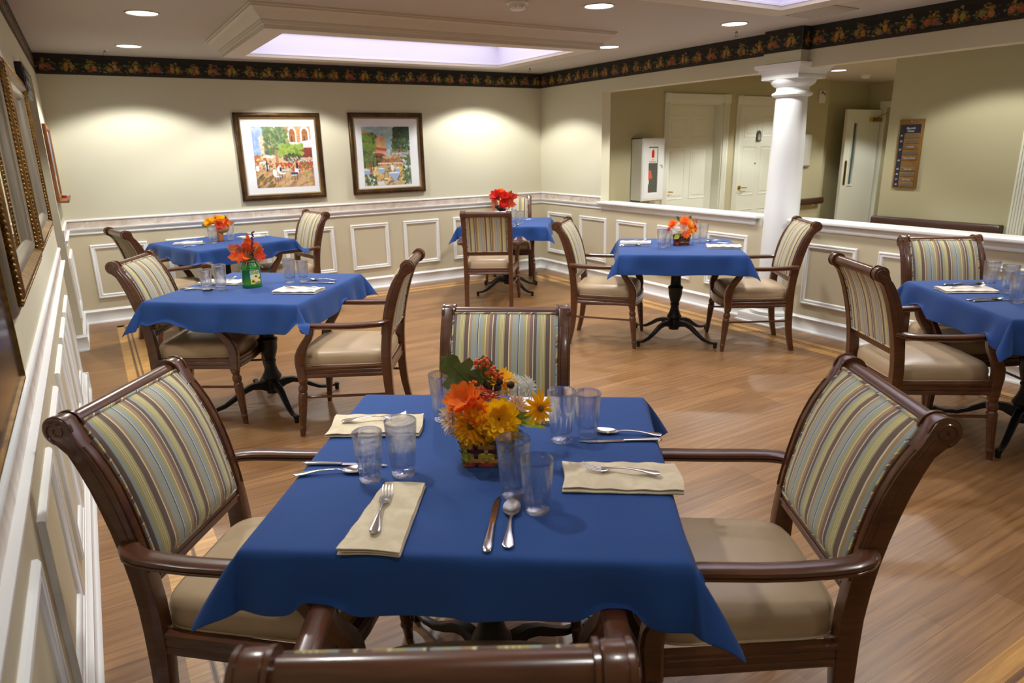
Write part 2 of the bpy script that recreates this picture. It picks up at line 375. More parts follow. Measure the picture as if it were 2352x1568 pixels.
# hall beyond the half wall
struct(MB().box(XR+WT, 6.74, 6.8, 6.95, 0, H).box(7.73, 8.067, 6.8, 6.95, 0, H).box(8.97, 9.97, 6.8, 6.95, 0, H).box(6.74, 7.73, 6.8, 6.95, 2.06, H).box(8.067, 8.97, 6.8, 6.95, 2.05, H).box(9.97, 11.4, 6.95, 7.05, 0, H).box(6.6, 9.2, 7.03, 7.1, 0, H), 'wall_hall_back', hallm, smooth=False)
struct(MB().box(6.8, 6.92, -2.4, 3.93, 0, H).box(6.92, 11.4, 3.81, 3.93, 0, H), 'wall_hall_right', hallm, smooth=False)
struct(MB().box(11.2, 11.32, 3.93, 5.68, 0, H).box(11.2, 11.32, 6.62, 6.95, 0, H).box(11.2, 11.32, 5.68, 6.62, 2.03, H).box(11.9, 12.0, 5, 7.2, 0, H), 'wall_hall_end', hallm, smooth=False)

BASE = [(0, 0), (.030, 0), (.030, .010), (.019, .020), (.016, .024), (.016, .103), (.021, .108), (.021, .116), (.010, .124), (.006, .134), (0, .134)]
CAP = [(0, .972), (.013, .972), (.015, .980), (.010, .988), (0, .988)]
RAIL = [(0, .843), (.010, .845), (.014, .852), (.014, .860), (.007, .866), (.007, .872), (.015, .880), (.024, .888), (.027, .896), (.027, .905), (0, .905)]
def run(prof, wall, a0, a1):
    m = MB()
    if wall == 'B': return m.extr([(YB-h, z) for h, z in prof], a0, a1, 'x')
    if wall == 'R': return m.extr([(XR-h, z) for h, z in prof], a0, a1, 'y')
    return m.extr([(h, z) for h, z in prof], a0, a1, 'y')
for w, a0, a1 in (('B', 0, XR), ('R', OPY, YB), ('L', -2.28, DY0), ('L', DY1, YB)):
    o = run(CAP, w, a0, a1); trim(o, ang=50)
    t = run([(0, .905), (.007, .905), (.007, .972), (0, .972)], w, a0, a1); struct(t, 'trim_tile_%s' % {'B': 'back', 'R': 'right', 'L': 'left'}[w], tilem, smooth=False)
    js = MB(); a = a0+.15        # joints between the marble tiles
    while a < a1:
        M = {'B': MBk, 'R': MRt, 'L': MLf}[w]
        p = [M(a, .906, .0075), M(a+.003, .906, .0075), M(a+.003, .971, .0075), M(a, .971, .0075)]
        js.add(p, [(0, 1, 2, 3)]); a += .305
    struct(js, 'trim_tile_joints', mat('tile_grout', (176, 160, 146), .8), smooth=False)
for w, a0, a1 in (('B', 0, XR), ('R', 4.10, YB), ('R', -2.28, 3.70), ('L', -2.28, DY0), ('L', DY1, YB)):
    trim(run(RAIL, w, a0, a1), ang=50)
for i, (w, a0, a1) in enumerate((('B', 0, XR), ('R', 4.13, YB), ('R', -2.28, 3.66), ('L', -2.28, DY0), ('L', DY1, YB))):
    struct(run(BASE, w, a0, a1), 'baseboard_'+['back', 'right', 'right_near', 'left', 'left_far'][i], white, ang=50)
# baseboard returns at the doorway
struct(MB().extr([(DY1-h, z) for h, z in BASE], -.14, 0.03, 'x'), 'baseboard_jamb_far', white, ang=50)
struct(MB().extr([(DY0+h, z) for h, z in BASE], -.14, 0.03, 'x'), 'baseboard_jamb_near', white, ang=50)
# cap board of the half wall
for a0, a1 in ((4.06, OPY), (-2.28, 3.74)):
    trim(MB().rbox(XR-.055, XR+WT+.05, a0, a1, .906, .932, .006), ang=60)
trim(MB().rbox(XR-.06, XR+.02, OPY-.01, OPY+.012, .906, .932, .004), ang=60)
# wainscot panel mouldings
PP = [(0, 0), (0, .012), (.006, .018), (.013, .018), (.017, .012), (.028, .016), (.034, .014), (.040, .006), (.042, 0)]
def panel(M, a0, a1, z0=.235, z1=.745):
    m = MB(); ring(m, M, a0, a1, z0, z1, PP); trim(m, ang=40)
for a0, a1 in ((.155, .635), (.80, 1.16), (1.32, 1.78), (1.94, 2.48), (2.672, 3.12), (3.307, 3.76), (3.95, 4.40), (4.56, 5.06)): panel(MBk, a0, a1)
for a0, a1 in ((6.86, 7.37), (6.18, 6.69), (5.51, 6.00), (4.86, 5.34), (4.17, 4.66), (3.115, 3.575), (2.40, 2.945), (1.70, 2.24), (1.0, 1.54), (.3, .84), (-.4, .14), (-1.1, -.56)): panel(MRt, a0, a1)
for a0, a1 in ((4.335, 4.895), (3.716, 4.209), (3.084, 3.585), (2.505, 2.91), (1.779, 2.269), (1.06, 1.60), (.36, .90), (-.34, .2), (-1.04, -.5), (6.68, 7.38)): panel(MLf, a0, a1)
# paint of the wainscot below the rail
for i, (w, a0, a1) in enumerate((('B', 0, XR), ('R', 3.9, YB), ('R', -2.28, 3.9), ('L', -2.28, DY0), ('L', DY1, YB))):
    struct(run([(0, .134), (.002, .134), (.002, .846), (0, .846)], w, a0, a1), 'wall_wainscot_%s' % ['back', 'right', 'right_near', 'left', 'left_far'][i], wain, smooth=False)
# floor inlay strips
def strip(x0, x1, y0, y1, m):
    NT[0] += 1; o = MB().box(x0, x1, y0, y1, -.002, .0009).build('trim_%d' % NT[0], m, smooth=False); o['kind'] = 'structure'
for (a, b, m) in ((.255, .315, inlay), (.320, .330, inlayd), (.335, .350, inlay), (.355, .362, inlayd), (.366, .455, inlay)):
    strip(a, b, -2.2, YB-a, m); strip(XR-b, XR-a, -2.2, YB-a, m)
    strip(a+.001, XR-a-.001, YB-b, YB-a, m)
for (a, b, m) in ((.585, .66, inlay), (.665, .675, inlayd), (.68, .745, inlay)): strip(.46, XR-.46, a, b, m)

# ------------------------------------------------------------------ fruit border
def fruit_border():
    N = 268; P = Paint(N, 34, (20, 19, 13))
    P.rect(0, 0, 1, .05, (44, 38, 24)); P.rect(0, .05, 1, .24, (34, 32, 23))
    P.dabs(420, (0, .05, 1, .30), [(44, 42, 30), (26, 25, 17), (38, 36, 20)], (.003, .010), .7, 1)
    gr = [(96, 92, 42), (66, 74, 34), (124, 112, 62), (84, 70, 34), (52, 60, 30)]
    def dab(n, x0, x1, y0, y1, cols, a, b):      # small dabs, radii in metres
        for _ in range(n):
            c = np.array(cols[RNG.integers(len(cols))])+RNG.uniform(-10, 10, 3); q = RNG.uniform(a, b); P.ell(RNG.uniform(x0, x1), RNG.uniform(y0, y1), q/1.36*1.2, q/.171*.8, c, 0, .9)
    for k in range(8):
        cx = (k+.5)/8; y = .62
        dab(34, cx-.054, cx+.054, .42, .84, gr, .006, .012); dab(8, cx-.02, cx+.03, .27, .5, [(150, 122, 56), (120, 110, 60), (160, 96, 44)], .005, .009)
        kind = (k*3+k//4) % 4; F = lambda dx, dy, r1, r2, c: (P.ell(cx+dx, y+dy, r1/1.36, r2/.171, c), P.ell(cx+dx-r1*.2, y+dy-r2*1.4, r1*.4/1.36, r2*.35/.171, [min(255, q*1.22) for q in c], k=.6))
        if kind == 0: F(-.020, .03, .023, .024, (160, 88, 44)); F(.016, .05, .022, .023, (150, 74, 42)); F(.036, .12, .012, .012, (110, 84, 104))
        elif kind == 1: F(.014, -.02, .016, .027, (172, 128, 46)); F(-.018, .10, .019, .020, (158, 122, 42)); F(.0, .17, .013, .013, (96, 78, 100)); F(.034, .1, .014, .014, (140, 60, 36))
        elif kind == 2: F(-.02, .0, .021, .023, (128, 116, 48)); F(.018, .05, .019, .024, (170, 108, 44)); F(-.002, .18, .014, .013, (146, 66, 40))
        else: F(-.014, .0, .018, .030, (174, 116, 46)); F(.020, .02, .019, .024, (142, 130, 46)); F(.040, .12, .009, .010, (144, 40, 34)); F(-.036, .1, .011, .012, (150, 70, 40))
        dab(12, cx-.056, cx+.056, .46, .88, [(176, 156, 112), (150, 140, 84), (140, 70, 40), (86, 84, 40)], .003, .006)
        dab(3, cx-.02, cx+.02, .3, .45, [(190, 160, 70), (190, 110, 50)], .004, .006)
    P.rect(0, .90, 1, .93, (70, 56, 30)); P.rect(0, .965, 1, 1, (52, 40, 24))
    for i in range(0, N, 3): P.a[31, i] = (30, 26, 16)
    return P
FB = fruit_border(); BU = 1.36; ZB = 2.245
def border(o, d, L, nm='trim_border'):
    d = np.array(d, float); r = L/BU
    ob = painted(nm, FB, o, d*BU, (0, 0, ZB-H), borderm, reps=r); ob['kind'] = 'structure'
border((0, YB-.003, H), (1, 0, 0), XR, 'trim_border_back')
border((XR-.003, YB, H), (0, -1, 0), YB-4.078, 'trim_border_right')
border((XR-.093, 4.078, H), (0, -1, 0), .354, 'trim_border_pilaster')
border((XR-.09, 3.721, H), (1, 0, 0), .09, 'trim_border_pilaster_side')
border((XR-.003, 3.724, H), (0, -1, 0), 6.0, 'trim_border_right_near')
border((.003, 3.6, H), (0, 1, 0), YB-3.6, 'trim_border_left')

# ------------------------------------------------------------------ skylights
def skylight(R4, label):
    x0, x1, y0, y1 = R4
    r = root('skylight', ((x0+x1)/2, (y0+y1)/2, H), 0, label, 'skylight', 'skylights in the ceiling')
    hx, hy = (x1-x0)/2, (y1-y0)/2
    M = lambda a, b, h: (a, b, -h)
    m = MB(); D = .132; I = .24
    pr = [(0, -.001), (0, .010), (.010, .013), (.010, .022), (.020, .026), (.030, .036), (.045, .055), (.062, .072), (.072, .080), (.074, .092), (.082, .094), (.084, .104), (.094, .108), (.098, D), (I, D), (I, D-.02)]
    ring(m, M, -hx, hx, -hy, hy, pr); m.build('crown_moulding', crown_m, r, ang=30)
    m = MB(); pr = [(I, D-.02), (I+.004, D-.022), (I+.004, D-.034), (I, D-.036), (I, -.05), (I+.012, -.055), (I+.014, -.07), (I+.03, -.085), (I+.032, -.1), (I+.045, -.104), (I+.045, -.14)]
    ring(m, M, -hx, hx, -hy, hy, pr); m.build('shaft', lilac, r, ang=30)
    d = mat('skylight_diffuser', (240, 238, 250), .6, emit=(SKY_COL, SKY_E))
    m = MB().box(-hx+I+.04, hx-I-.04, -hy+I+.04, hy-I-.04, .138, .145); m.build('diffuser', d, r, smooth=False)
skylight(SKY[0], 'large rectangular skylight with crown moulding and lilac glow, seen whole')
skylight(SKY[1], 'skylight cut off by the top edge, nearest the ceiling vent')

# ------------------------------------------------------------------ recessed lamps
lens_m = mat('lamp_lens', (255, 255, 255), .5, emit=((1, .98, .92), 5.0))
def downlight(x, y, label, group='round recessed ceiling lamps', w=1.0, z=H):
    r = root('recessed_lamp', (x, y, z), 0, label, 'ceiling lamp', group)
    MB().lathe([(-.0005, .103), (-.006, .103), (-.008, .098), (-.004, .090), (-.0005, .090)], 40, caps=False).build('trim_ring', ceilm, r)
    MB().lathe([(-.0004, .0901), (-.003, .0901), (-.0034, .01)], 40).build('lens', lens_m, r)
    l = bpy.data.lights.new('lamp_light', 'SPOT'); l.energy = SPOT_W*w; l.color = SPOT_COL; l.spot_size = math.radians(125); l.spot_blend = .24; l.shadow_soft_size = .07
    o = bpy.data.objects.new('lamp_light', l); COL.objects.link(o); o.parent = r; o.location = (0, 0, -.012)
LAMPS = [(.695, 5.226, 'round recessed lamp, the larger of two on the left of the skylight'), (.702, 6.805, 'small round recessed lamp nearest the back left corner'),
         (3.213, 3.798, 'round recessed lamp beside the smoke detector at the top edge'), (4.485, 5.266, 'round recessed lamp half hidden by the right end of the skylight'),
         (4.582, 3.899, 'round recessed lamp with a sprinkler head below it, near the column')]
for x, y, l in LAMPS: downlight(x, y, l, w=1.3 if y > 6 else 1.0)
for x, y, w in ((2.08, 6.82, 1.3), (4.30, 6.85, 1.6), (1.9, 3.8, .9), (.7, 3.7, .9), (.7, 2.1, .85), (4.62, 2.2, .8), (.7, .3, .28), (2.6, .3, .4), (4.6, .3, .3), (2.6, -1.2, .2), (.8, -1.2, .15)):
    downlight(x, y, 'round recessed lamp out of view over the dining room', 'hidden round recessed lamps', w)
downlight(8.68, 5.8, 'round recessed lamp in the corridor beyond the column', w=1.0)
for x, y, w in ((6.05, 5.2, 1.7), (5.98, 2.9, .8), (6.05, .6, .8), (10.4, 5.2, 1.5), (7.6, 5.4, 1.6)): downlight(x, y, 'round recessed lamp out of view over the corridor', 'hidden round recessed lamps', w=w)

# ------------------------------------------------------------------ ceiling fittings
def smoke(x, y, z, label):
    r = root('smoke_detector', (x, y, z), 0, label, 'smoke detector')
    MB().lathe([(0, .07), (-.010, .07), (-.014, .062)], 28).build('base', plastic, r)
    m = MB().lathe([(-.014, .055), (-.030, .055), (-.045, .040), (-.048, .01)], 28); m.build('body', plastic, r)
    s = MB()
    for i in range(8):
        a = i*PI/4; s.box(.047*math.cos(a)-.006, .047*math.cos(a)+.006, .047*math.sin(a)-.006, .047*math.sin(a)+.006, -.034, -.028)
    s.build('vent_slots', darkb, r, smooth=False)
smoke(2.679, 3.93, H, 'white round smoke detector at the top edge beside a lamp')
smoke(9.69, 6.07, H, 'white smoke detector on the corridor ceiling beyond the column')
def sprinkler(x, y, label):
    r = root('fire_sprinkler', (x, y, H), 0, label, 'fire sprinkler', 'ceiling fire sprinklers')
    MB().lathe([(0, .036), (-.004, .035), (-.006, .02)], 24).build('escutcheon', plastic, r)
    m = MB().lathe([(-.006, .010), (-.022, .010)], 12).lathe([(-.044, .017), (-.046, .017)], 16)
    for s in (-1, 1): m.tube([(s*.008, 0, -.02), (s*.014, 0, -.03), (s*.006, 0, -.044)], .0025, 6)
    m.build('spray_head', steelg, r)
sprinkler(.536, 7.127, 'small fire sprinkler near the back left ceiling corner')
sprinkler(4.863, 4.123, 'small fire sprinkler just below the lamp near the column')
sprinkler(4.731, 6.974, 'small fire sprinkler near the back right ceiling corner')
r = root('ceiling_speaker', (4.5, 6.10, H), 0, 'flat round ceiling speaker behind the right end of the skylight', 'ceiling speaker')
MB().lathe([(0, .11), (-.006, .108), (-.010, .095)], 36).build('grille', ceilm, r)
MB().lathe([(-.010, .094), (-.012, .09), (-.0125, .01)], 36).build('cover', mat('speaker_grille', (186, 178, 160), .7), r)
r = root('ceiling_vent', (4.74, 3.30, H), 0, 'square louvred air vent in the ceiling beside the second skylight', 'air vent')
M = lambda a, b, h: (a, b, -h)
m = MB(); ring(m, M, -.16, .16, -.2, .2, [(0, 0), (.003, .006), (.03, .010), (.034, .002)]); m.build('frame', mat('vent_paint', (170, 160, 142), .6), r, ang=30)
MB().box(-.13, .13, -.17, .17, -.0015, -.0008).build('opening', darkb, r, smooth=False)
for i in range(6):
    m = MB(); x = -.11+i*.043; m.add([(x, -.165, -.002), (x+.032, -.165, -.013), (x+.032, .165, -.013), (x, .165, -.002), (x, -.165, -.003), (x+.032, -.165, -.014), (x+.032, .165, -.014), (x, .165, -.003)], [(0, 1, 2, 3), (7, 6, 5, 4), (0, 4, 5, 1), (3, 2, 6, 7)]); m.build('louvre', mat('vent_paint'), r, smooth=False)

# ------------------------------------------------------------------ column
CCX, CCY = 5.322, 3.90
r = root('column', (CCX, CCY, 0), 0, 'white round classical column standing in the half wall', 'column')
m = MB().rbox(-.235, .235, -.235, .235, 0, .02, .004)
m.rbox(-.215, .215, -.215, .215, .02, .085, .006)
m.lathe([(.085, .195), (.095, .205), (.115, .207), (.125, .198), (.13, .185), (.14, .182), (.15, .178), (.165, .178), (.172, .168), (.18, .158)], 48)
m.build('base', white, r)
pr = [(.18, .156), (.20, .150)]+[(.2+1.72*t, .150-.026*t**1.6) for t in [i/14 for i in range(1, 15)]]
MB().lathe(pr, 56).build('shaft', white, r)
m = MB().lathe([(1.905, .126), (1.912, .150), (1.922, .160), (1.936, .158), (1.944, .140), (1.955, .128), (1.975, .128), (1.985, .134), (1.992, .150), (2.012, .172), (2.03, .178), (2.04, .178)], 56)
m.rbox(-.178, .178, -.178, .178, 2.04, 2.07, .003)
M = lambda a, b, h: (a, b, 2.07+h)
ring(m, M, -.20, .20, -.20, .20, [(.03, 0), (.022, .008), (.02, .02), (.006, .034), (0, .05), (-.012, .052), (-.02, .062), (-.022, .085), (.2, .095)])
m.build('capital', white, r, ang=40)

# ------------------------------------------------------------------ hall: doors
def six_panel(m, w, h, y=0):
    # raised panels on a door leaf in its own frame, x 0..w, front towards -y
    M = lambda a, b, q: (a, y-q, b)
    cw = (w-.11*2-.10)/2; rows = ((.22, .62), (.82, 1.50), (1.62, h-.13))
    for c in range(2):
        a0 = .11+c*(cw+.10)
        for b0, b1 in rows:
            ring(m, M, a0, a0+cw, b0, b1, [(0, .0), (.0, .004), (.008, .006), (.014, .002), (.018, -.004), (.022, -.006), (.028, -.006), (.05, .004)], cap=True)
def casing(m, x0, x1, zt, w=.095, rosette=True):
    for a0, a1 in ((x0-w, x0), (x1, x1+w)):
        m.rbox(a0, a1, -.022, 0, 0, zt, .003)
        for k in range(3): m.rbox(a0+.018+k*.022, a0+.028+k*.022, -.027, -.02, .15, zt-.01, .002)
        if rosette: m.rbox(a0-.006, a1+.006, -.034, 0, zt, zt+w+.02, .004); m.lathe([(0, .03), (.001, .03)], 4, c=(0, 0)) if False else None
    m.rbox(x0, x1, -.022, 0, zt, zt+w+.008, .003); m.rbox(x0, x1, -.034, 0, zt+w+.0, zt+w+.014, .003)
def hall_door(x0, x1, zt, depth, name, label, lever=True, extras=False):
    r = root(name, (0, 6.8, 0)); r['kind'] = 'structure'; r['label'] = label
    m = MB(); casing(m, x0, x1, zt); m.build('casing', doorw, r, ang=30)
    m = MB().box(x0, x0+.018, 0, .149, 0, zt).box(x1-.018, x1, 0, .149, 0, zt).box(x0, x1, 0, .149, zt-.018, zt); m.build('jamb', doorw, r, smooth=False)
    lf = MB(); w = x1-x0-.04; six_panel(lf, w, zt-.03); lf.box(0, w, 0, .04, .01, zt-.02)
    o = lf.build('door_leaf', doorw, r, ang=20); o.location = (x0+.02, depth, 0)
    if lever:
        k = MB(); k.bm(rot_disc((x0+.095, depth-.006, .93), .032, .012, 'y'))
        k.tube([(x0+.095, depth-.01, .93), (x0+.095, depth-.05, .93), (x0+.115, depth-.055, .93), (x0+.2, depth-.052, .925)], [.008, .008, .009, .007], 10, up=(0, 0, 1))
        k.build('handle', gold, r)
    return r
def rot_disc(c, r, t, axis, n=28):
    bm = bmesh.new(); bmesh.ops.create_cone(bm, cap_ends=True, segments=n, radius1=r, radius2=r*.9, depth=t)
    R = Matrix.Rotation(PI/2, 4, 'X') if axis == 'y' else (Matrix.Rotation(-PI/2, 4, 'Y') if axis == 'x' else Matrix())
    bmesh.ops.transform(bm, matrix=Matrix.Translation(c) @ R, verts=bm.verts); return bm
hall_door(6.74, 7.73, 2.06, .14, 'door_1', 'white six-panel door with brass lever, recessed beside the fire extinguisher cabinet')
r2 = hall_door(8.067, 8.97, 2.05, .03, 'door_2', 'white six-panel door with a small dark number plate', lever=True)
p = MB(); pts = [(-.045, -.07), (.045, -.07), (.045, .02)]+[(.045*math.cos(a), .02+.06*math.sin(a)) for a in [i*PI/10 for i in range(1, 10)]]+[(-.045, .02)]
p.extr([(8.49+a, 1.63+b) for a, b in pts], .012, .029, 'y', 0) ; o = p.build('number_plate', mat('plate_dark', (70, 66, 62), .5), r2, smooth=False)
m = MB().extr([(8.49+a*.6, 1.615+b*.6) for a, b in pts], .009, .0125, 'y', 0); m.build('plate_inset', mat('plate_light', (140, 134, 124), .5), r2, smooth=False)
text('83', .045, (8.49, .007, 1.60), (PI/2, 0, 0), txtw, r2)
MB().bm(rot_disc((8.46, .024, 1.26), .012, .014, 'y')).build('peephole', steelg, r2)
# open corridor door with a narrow window
r = root('door_3', (11.15, 6.70, 0), PI+.02); r['kind'] = 'structure'; r['label'] = 'white open corridor door with a narrow window and brass push plate'
lf = MB().box(0, .60, -.022, .022, .01, .88).box(0, .60, -.022, .022, 1.80, 2.0).box(0, .60, -.022, .022, .88, 1.80).box(.70, .88, -.022, .022, .01, 2.0).box(.60, .70, -.022, .022, .01, .88).box(.60, .70, -.022, .022, 1.80, 2.0)
lf.build('door_leaf', doorw, r, smooth=False)
M = lambda a, b, h: (a, .022+h, b)
m = MB(); ring(m, M, .575, .725, .855, 1.825, [(0, 0), (.002, .012), (.02, .012), (.025, 0)]); m.build('window_trim', doorw, r, smooth=False)
MB().box(.60, .70, -.004, .004, .88, 1.80).build('pane', mat('vision_pane', (70, 92, 96), .1), r, smooth=False)
pp = [( .80+.03*math.cos(a), 1.22+.03*math.sin(a)) for a in [i*PI/8 for i in range(0, 9)]]+[(.80+.03*math.cos(a), .90+.03*math.sin(a)) for a in [PI+i*PI/8 for i in range(0, 9)]]
MB().extr(pp, .022, .026, 'y').build('push_plate', gold, r, smooth=False)
m = MB().rbox(.02, .30, .022, .075, 1.82, 1.885, .006); m.build('door_closer', gold, r)
MB().tube([(.12, .06, 1.89), (.16, .18, 1.93), (-.02, .12, 1.96)], .008, 8).build('closer_arm', steelg, r)
trim(MB().box(11.18, 11.2, 5.58, 5.68, 0, 2.03).box(11.18, 11.2, 6.62, 6.72, 0, 2.03).box(11.17, 11.2, 5.58, 6.72, 2.03, 2.13), doorw, smooth=False)
# fluted casing at the right end of the sign wall
m = MB().rbox(6.775, 6.8, 2.66, 2.78, 0, 2.15, .003)
for k in range(5): m.rbox(6.768, 6.776, 2.674+k*.021, 2.684+k*.021, .12, 2.12, .002)
trim(m, doorw)
# ------------------------------------------------------------------ hall fittings
HR = [(0, 0), (.02, -.004), (.045, .0), (.06, .012), (.066, .03), (.066, .075), (.06, .09), (.04, .098), (.02, .096), (.0, .085)]
r = root('handrail', (6.8, 3.93, .745), 0, 'long dark wooden handrail on the wall below the directory sign', 'handrail')
m = MB().extr([(-.02-x, z) for x, z in HR], -1.11, .0, 'y')
m.extr([(-.001-x*1.3, z) for x, z in HR], -1.12, -1.09, 'y').extr([(-.001-x*1.3, z) for x, z in HR], -.02, .01, 'y'); m.build('rail', rail_m, r, ang=40)
m = MB(); [m.box(-.03, 0, y-.03, y+.03, .01, .06) for y in (-.2, -.6, -.95)]; m.build('bracket', steelg, r, smooth=False)
r = root('handrail', (9.0, 6.8, .61), 0, 'short wooden handrail on the corridor wall just right of the column', 'handrail')
m = MB().extr([(-.02-x, z) for x, z in HR], 0, .95, 'x'); m.extr([(-.001-x*1.25, z) for x, z in HR], .93, .975, 'x'); m.build('rail', rail_m, r, ang=40)
m = MB(); [m.box(x-.03, x+.03, -.03, 0, -.03, .05) for x in (.15, .8)]; m.build('bracket', doorw, r, smooth=False)
r = root('handrail', (11.2, 6.95, .66), 0, 'bit of wooden handrail seen behind the open corridor door', 'handrail')
MB().extr([(-.02-x, z) for x, z in HR], -.22, -.05, 'x').build('rail', rail_m, r, ang=40)
m = MB().box(-.2, -.14, -.03, 0, .0, .06).build('bracket', steelg, r, smooth=False)
r = root('alarm_strobe', (9.78, 6.8, 2.18), 0, 'white alarm strobe box high on the wall right of the column', 'alarm')
MB().rbox(-.065, .065, -.035, 0, -.09, .09, .008).build('body', plastic, r)
MB().rbox(-.045, -.005, -.040, -.034, .035, .075, .003).rbox(.015, .045, -.040, -.034, .02, .055, .003).build('lens', mat('strobe_lens', (90, 92, 92), .2), r)
r = root('access_cover', (9.53, 6.8, 1.42), 0, 'narrow white cover plate on the wall behind the right edge of the column', 'wall panel')
MB().rbox(-.09, .09, -.03, 0, -.225, .225, .005).build('cover', plastic, r); MB().box(-.09, .09, -.032, -.0, -.245, -.226).build('bottom_edge', steelg, r, smooth=False)
# fire extinguisher cabinet
r = root('fire_extinguisher_cabinet', (6.30, 6.8, .86), 0, 'white wall cabinet with a fire extinguisher behind its glass', 'cabinet')
X0, X1, Y0, ZT = -.185, .18, -.20, .765
MB().box(X0, X0+.01, Y0, 0, 0, ZT).box(X1-.01, X1, Y0, 0, 0, ZT).box(X0, X1, Y0, 0, 0, .01).box(X0, X1, Y0, 0, ZT-.01, ZT).box(X0, X1, -.01, 0, 0, ZT).build('body', cabw, r, smooth=False)
d = MB(); M = lambda a, b, h: (a, Y0-h, b)
ring(d, M, X0, X1, 0, ZT, [(0, 0), (.012, .014), (.03, .014), (.03, .017), (.09, .017), (.105, .012), (.105, -.004)])
d.build('door', cabw, r, ang=20)
MB().box(X0+.105, X1-.105, Y0+.0, Y0+.003, .105, ZT-.105).build('pane', mat('cabinet_pane', (84, 88, 78), .08), r, smooth=False)
s = MB().rbox(-.073, .068, Y0-.0035, Y0-.0005, .465, .648, .0012); s.build('sign_card', plastic, r)
e = MB().extr([(-.026, .53), (.018, .53), (.018, .595), (.014, .612), (.004, .62), (.012, .632), (.018, .636), (.0, .634), (-.010, .620), (-.022, .612), (-.026, .598)], Y0-.0048, Y0-.0036, 'y'); e.build('extinguisher_symbol', redm, r, smooth=False)
text('Fire', .026, (-.004, Y0-.0042, .507), (PI/2, 0, 0), redm, r); text('Extinguisher', .0235, (-.004, Y0-.0042, .483), (PI/2, 0, 0), redm, r)
text('3', .022, (-.002, Y0-.0178, .695), (PI/2, 0, 0), darkb, r)
e = MB().extr([(-.079, .27), (-.004, .28), (-.03, .375), (-.079, .382)], Y0-.0022, Y0-.0008, 'y'); e.build('red_tag', orange_c, r, smooth=False)
e = MB().extr([(-.079, .108), (-.052, .108), (-.052, .16), (-.079, .168)], Y0-.0022, Y0-.0008, 'y'); e.build('extinguisher_body', mat('dull_red', (120, 44, 40), .4), r, smooth=False)
e = MB().extr([(-.076, .21), (-.058, .21), (-.062, .27), (-.074, .27)], Y0-.0022, Y0-.0008, 'y'); e.build('hose', plastic, r, smooth=False)
MB().tube([(.10, Y0-.018, .44), (.13, Y0-.028, .44), (.135, Y0-.028, .40)], .004, 8).build('latch', steelg, r)
# directory sign
r = root('directory_sign', (6.8, 3.70, 1.11), 0, 'narrow oak directory board with navy strip and name slots', 'sign')
wy, hz = .112, .617
MB().rbox(-.018, 0, -wy, wy, 0, hz, .003).build('board', plaqueoak, r)
def yx(y): return -y         # left of the sign is +y
MB().box(-.0195, -.018, -.092, .098, hz-.135, hz-.045).box(-.0195, -.018, .055, .098, .012, hz-.134).build('navy_field', navy, r, smooth=False)
rowz = [.455, .405, .355, .305, .255, .205, .155, .108, .061, .018]
sl = MB(); nm = MB()
for i, z in enumerate(rowz):
    if i == 5: continue
    MB().rbox(-.0225, -.018, -.090, .050, z-.002, z+.040, .002).build('name_slot', plaqueoak, r)
    MB().box(-.0235, -.0224, -.078, .038, z+.010, z+.028).build('name_strip', greyp, r, smooth=False)
RT = (PI/2, 0, -PI/2)
for i, t in ((2, 'Iris Brantley'), (4, 'Margaret McKinney'), (6, 'Marilyn Flora'), (8, 'Ruby Canning')):
    text(t, .0135, (-.0238, -.020, rowz[i]+.019), RT, txtw, r)
for t, z in (('81', .474), ('82', .424), ('83', .348), ('84', .252), ('85', .174), ('86', .127), ('87', .080), ('88', .034)): text(t, .022, (-.0198, .077, z), RT, txtw, r, shear=.2)
text('Bayside', .028, (-.0198, 0, hz-.078), RT, txtw, r, shear=.3); text('Suites', .028, (-.0198, 0, hz-.103), RT, txtw, r, shear=.3)
MB().bm(rot_disc((-.019, 0, hz-.018), .006, .003, 'x')).build('screw', steel, r)

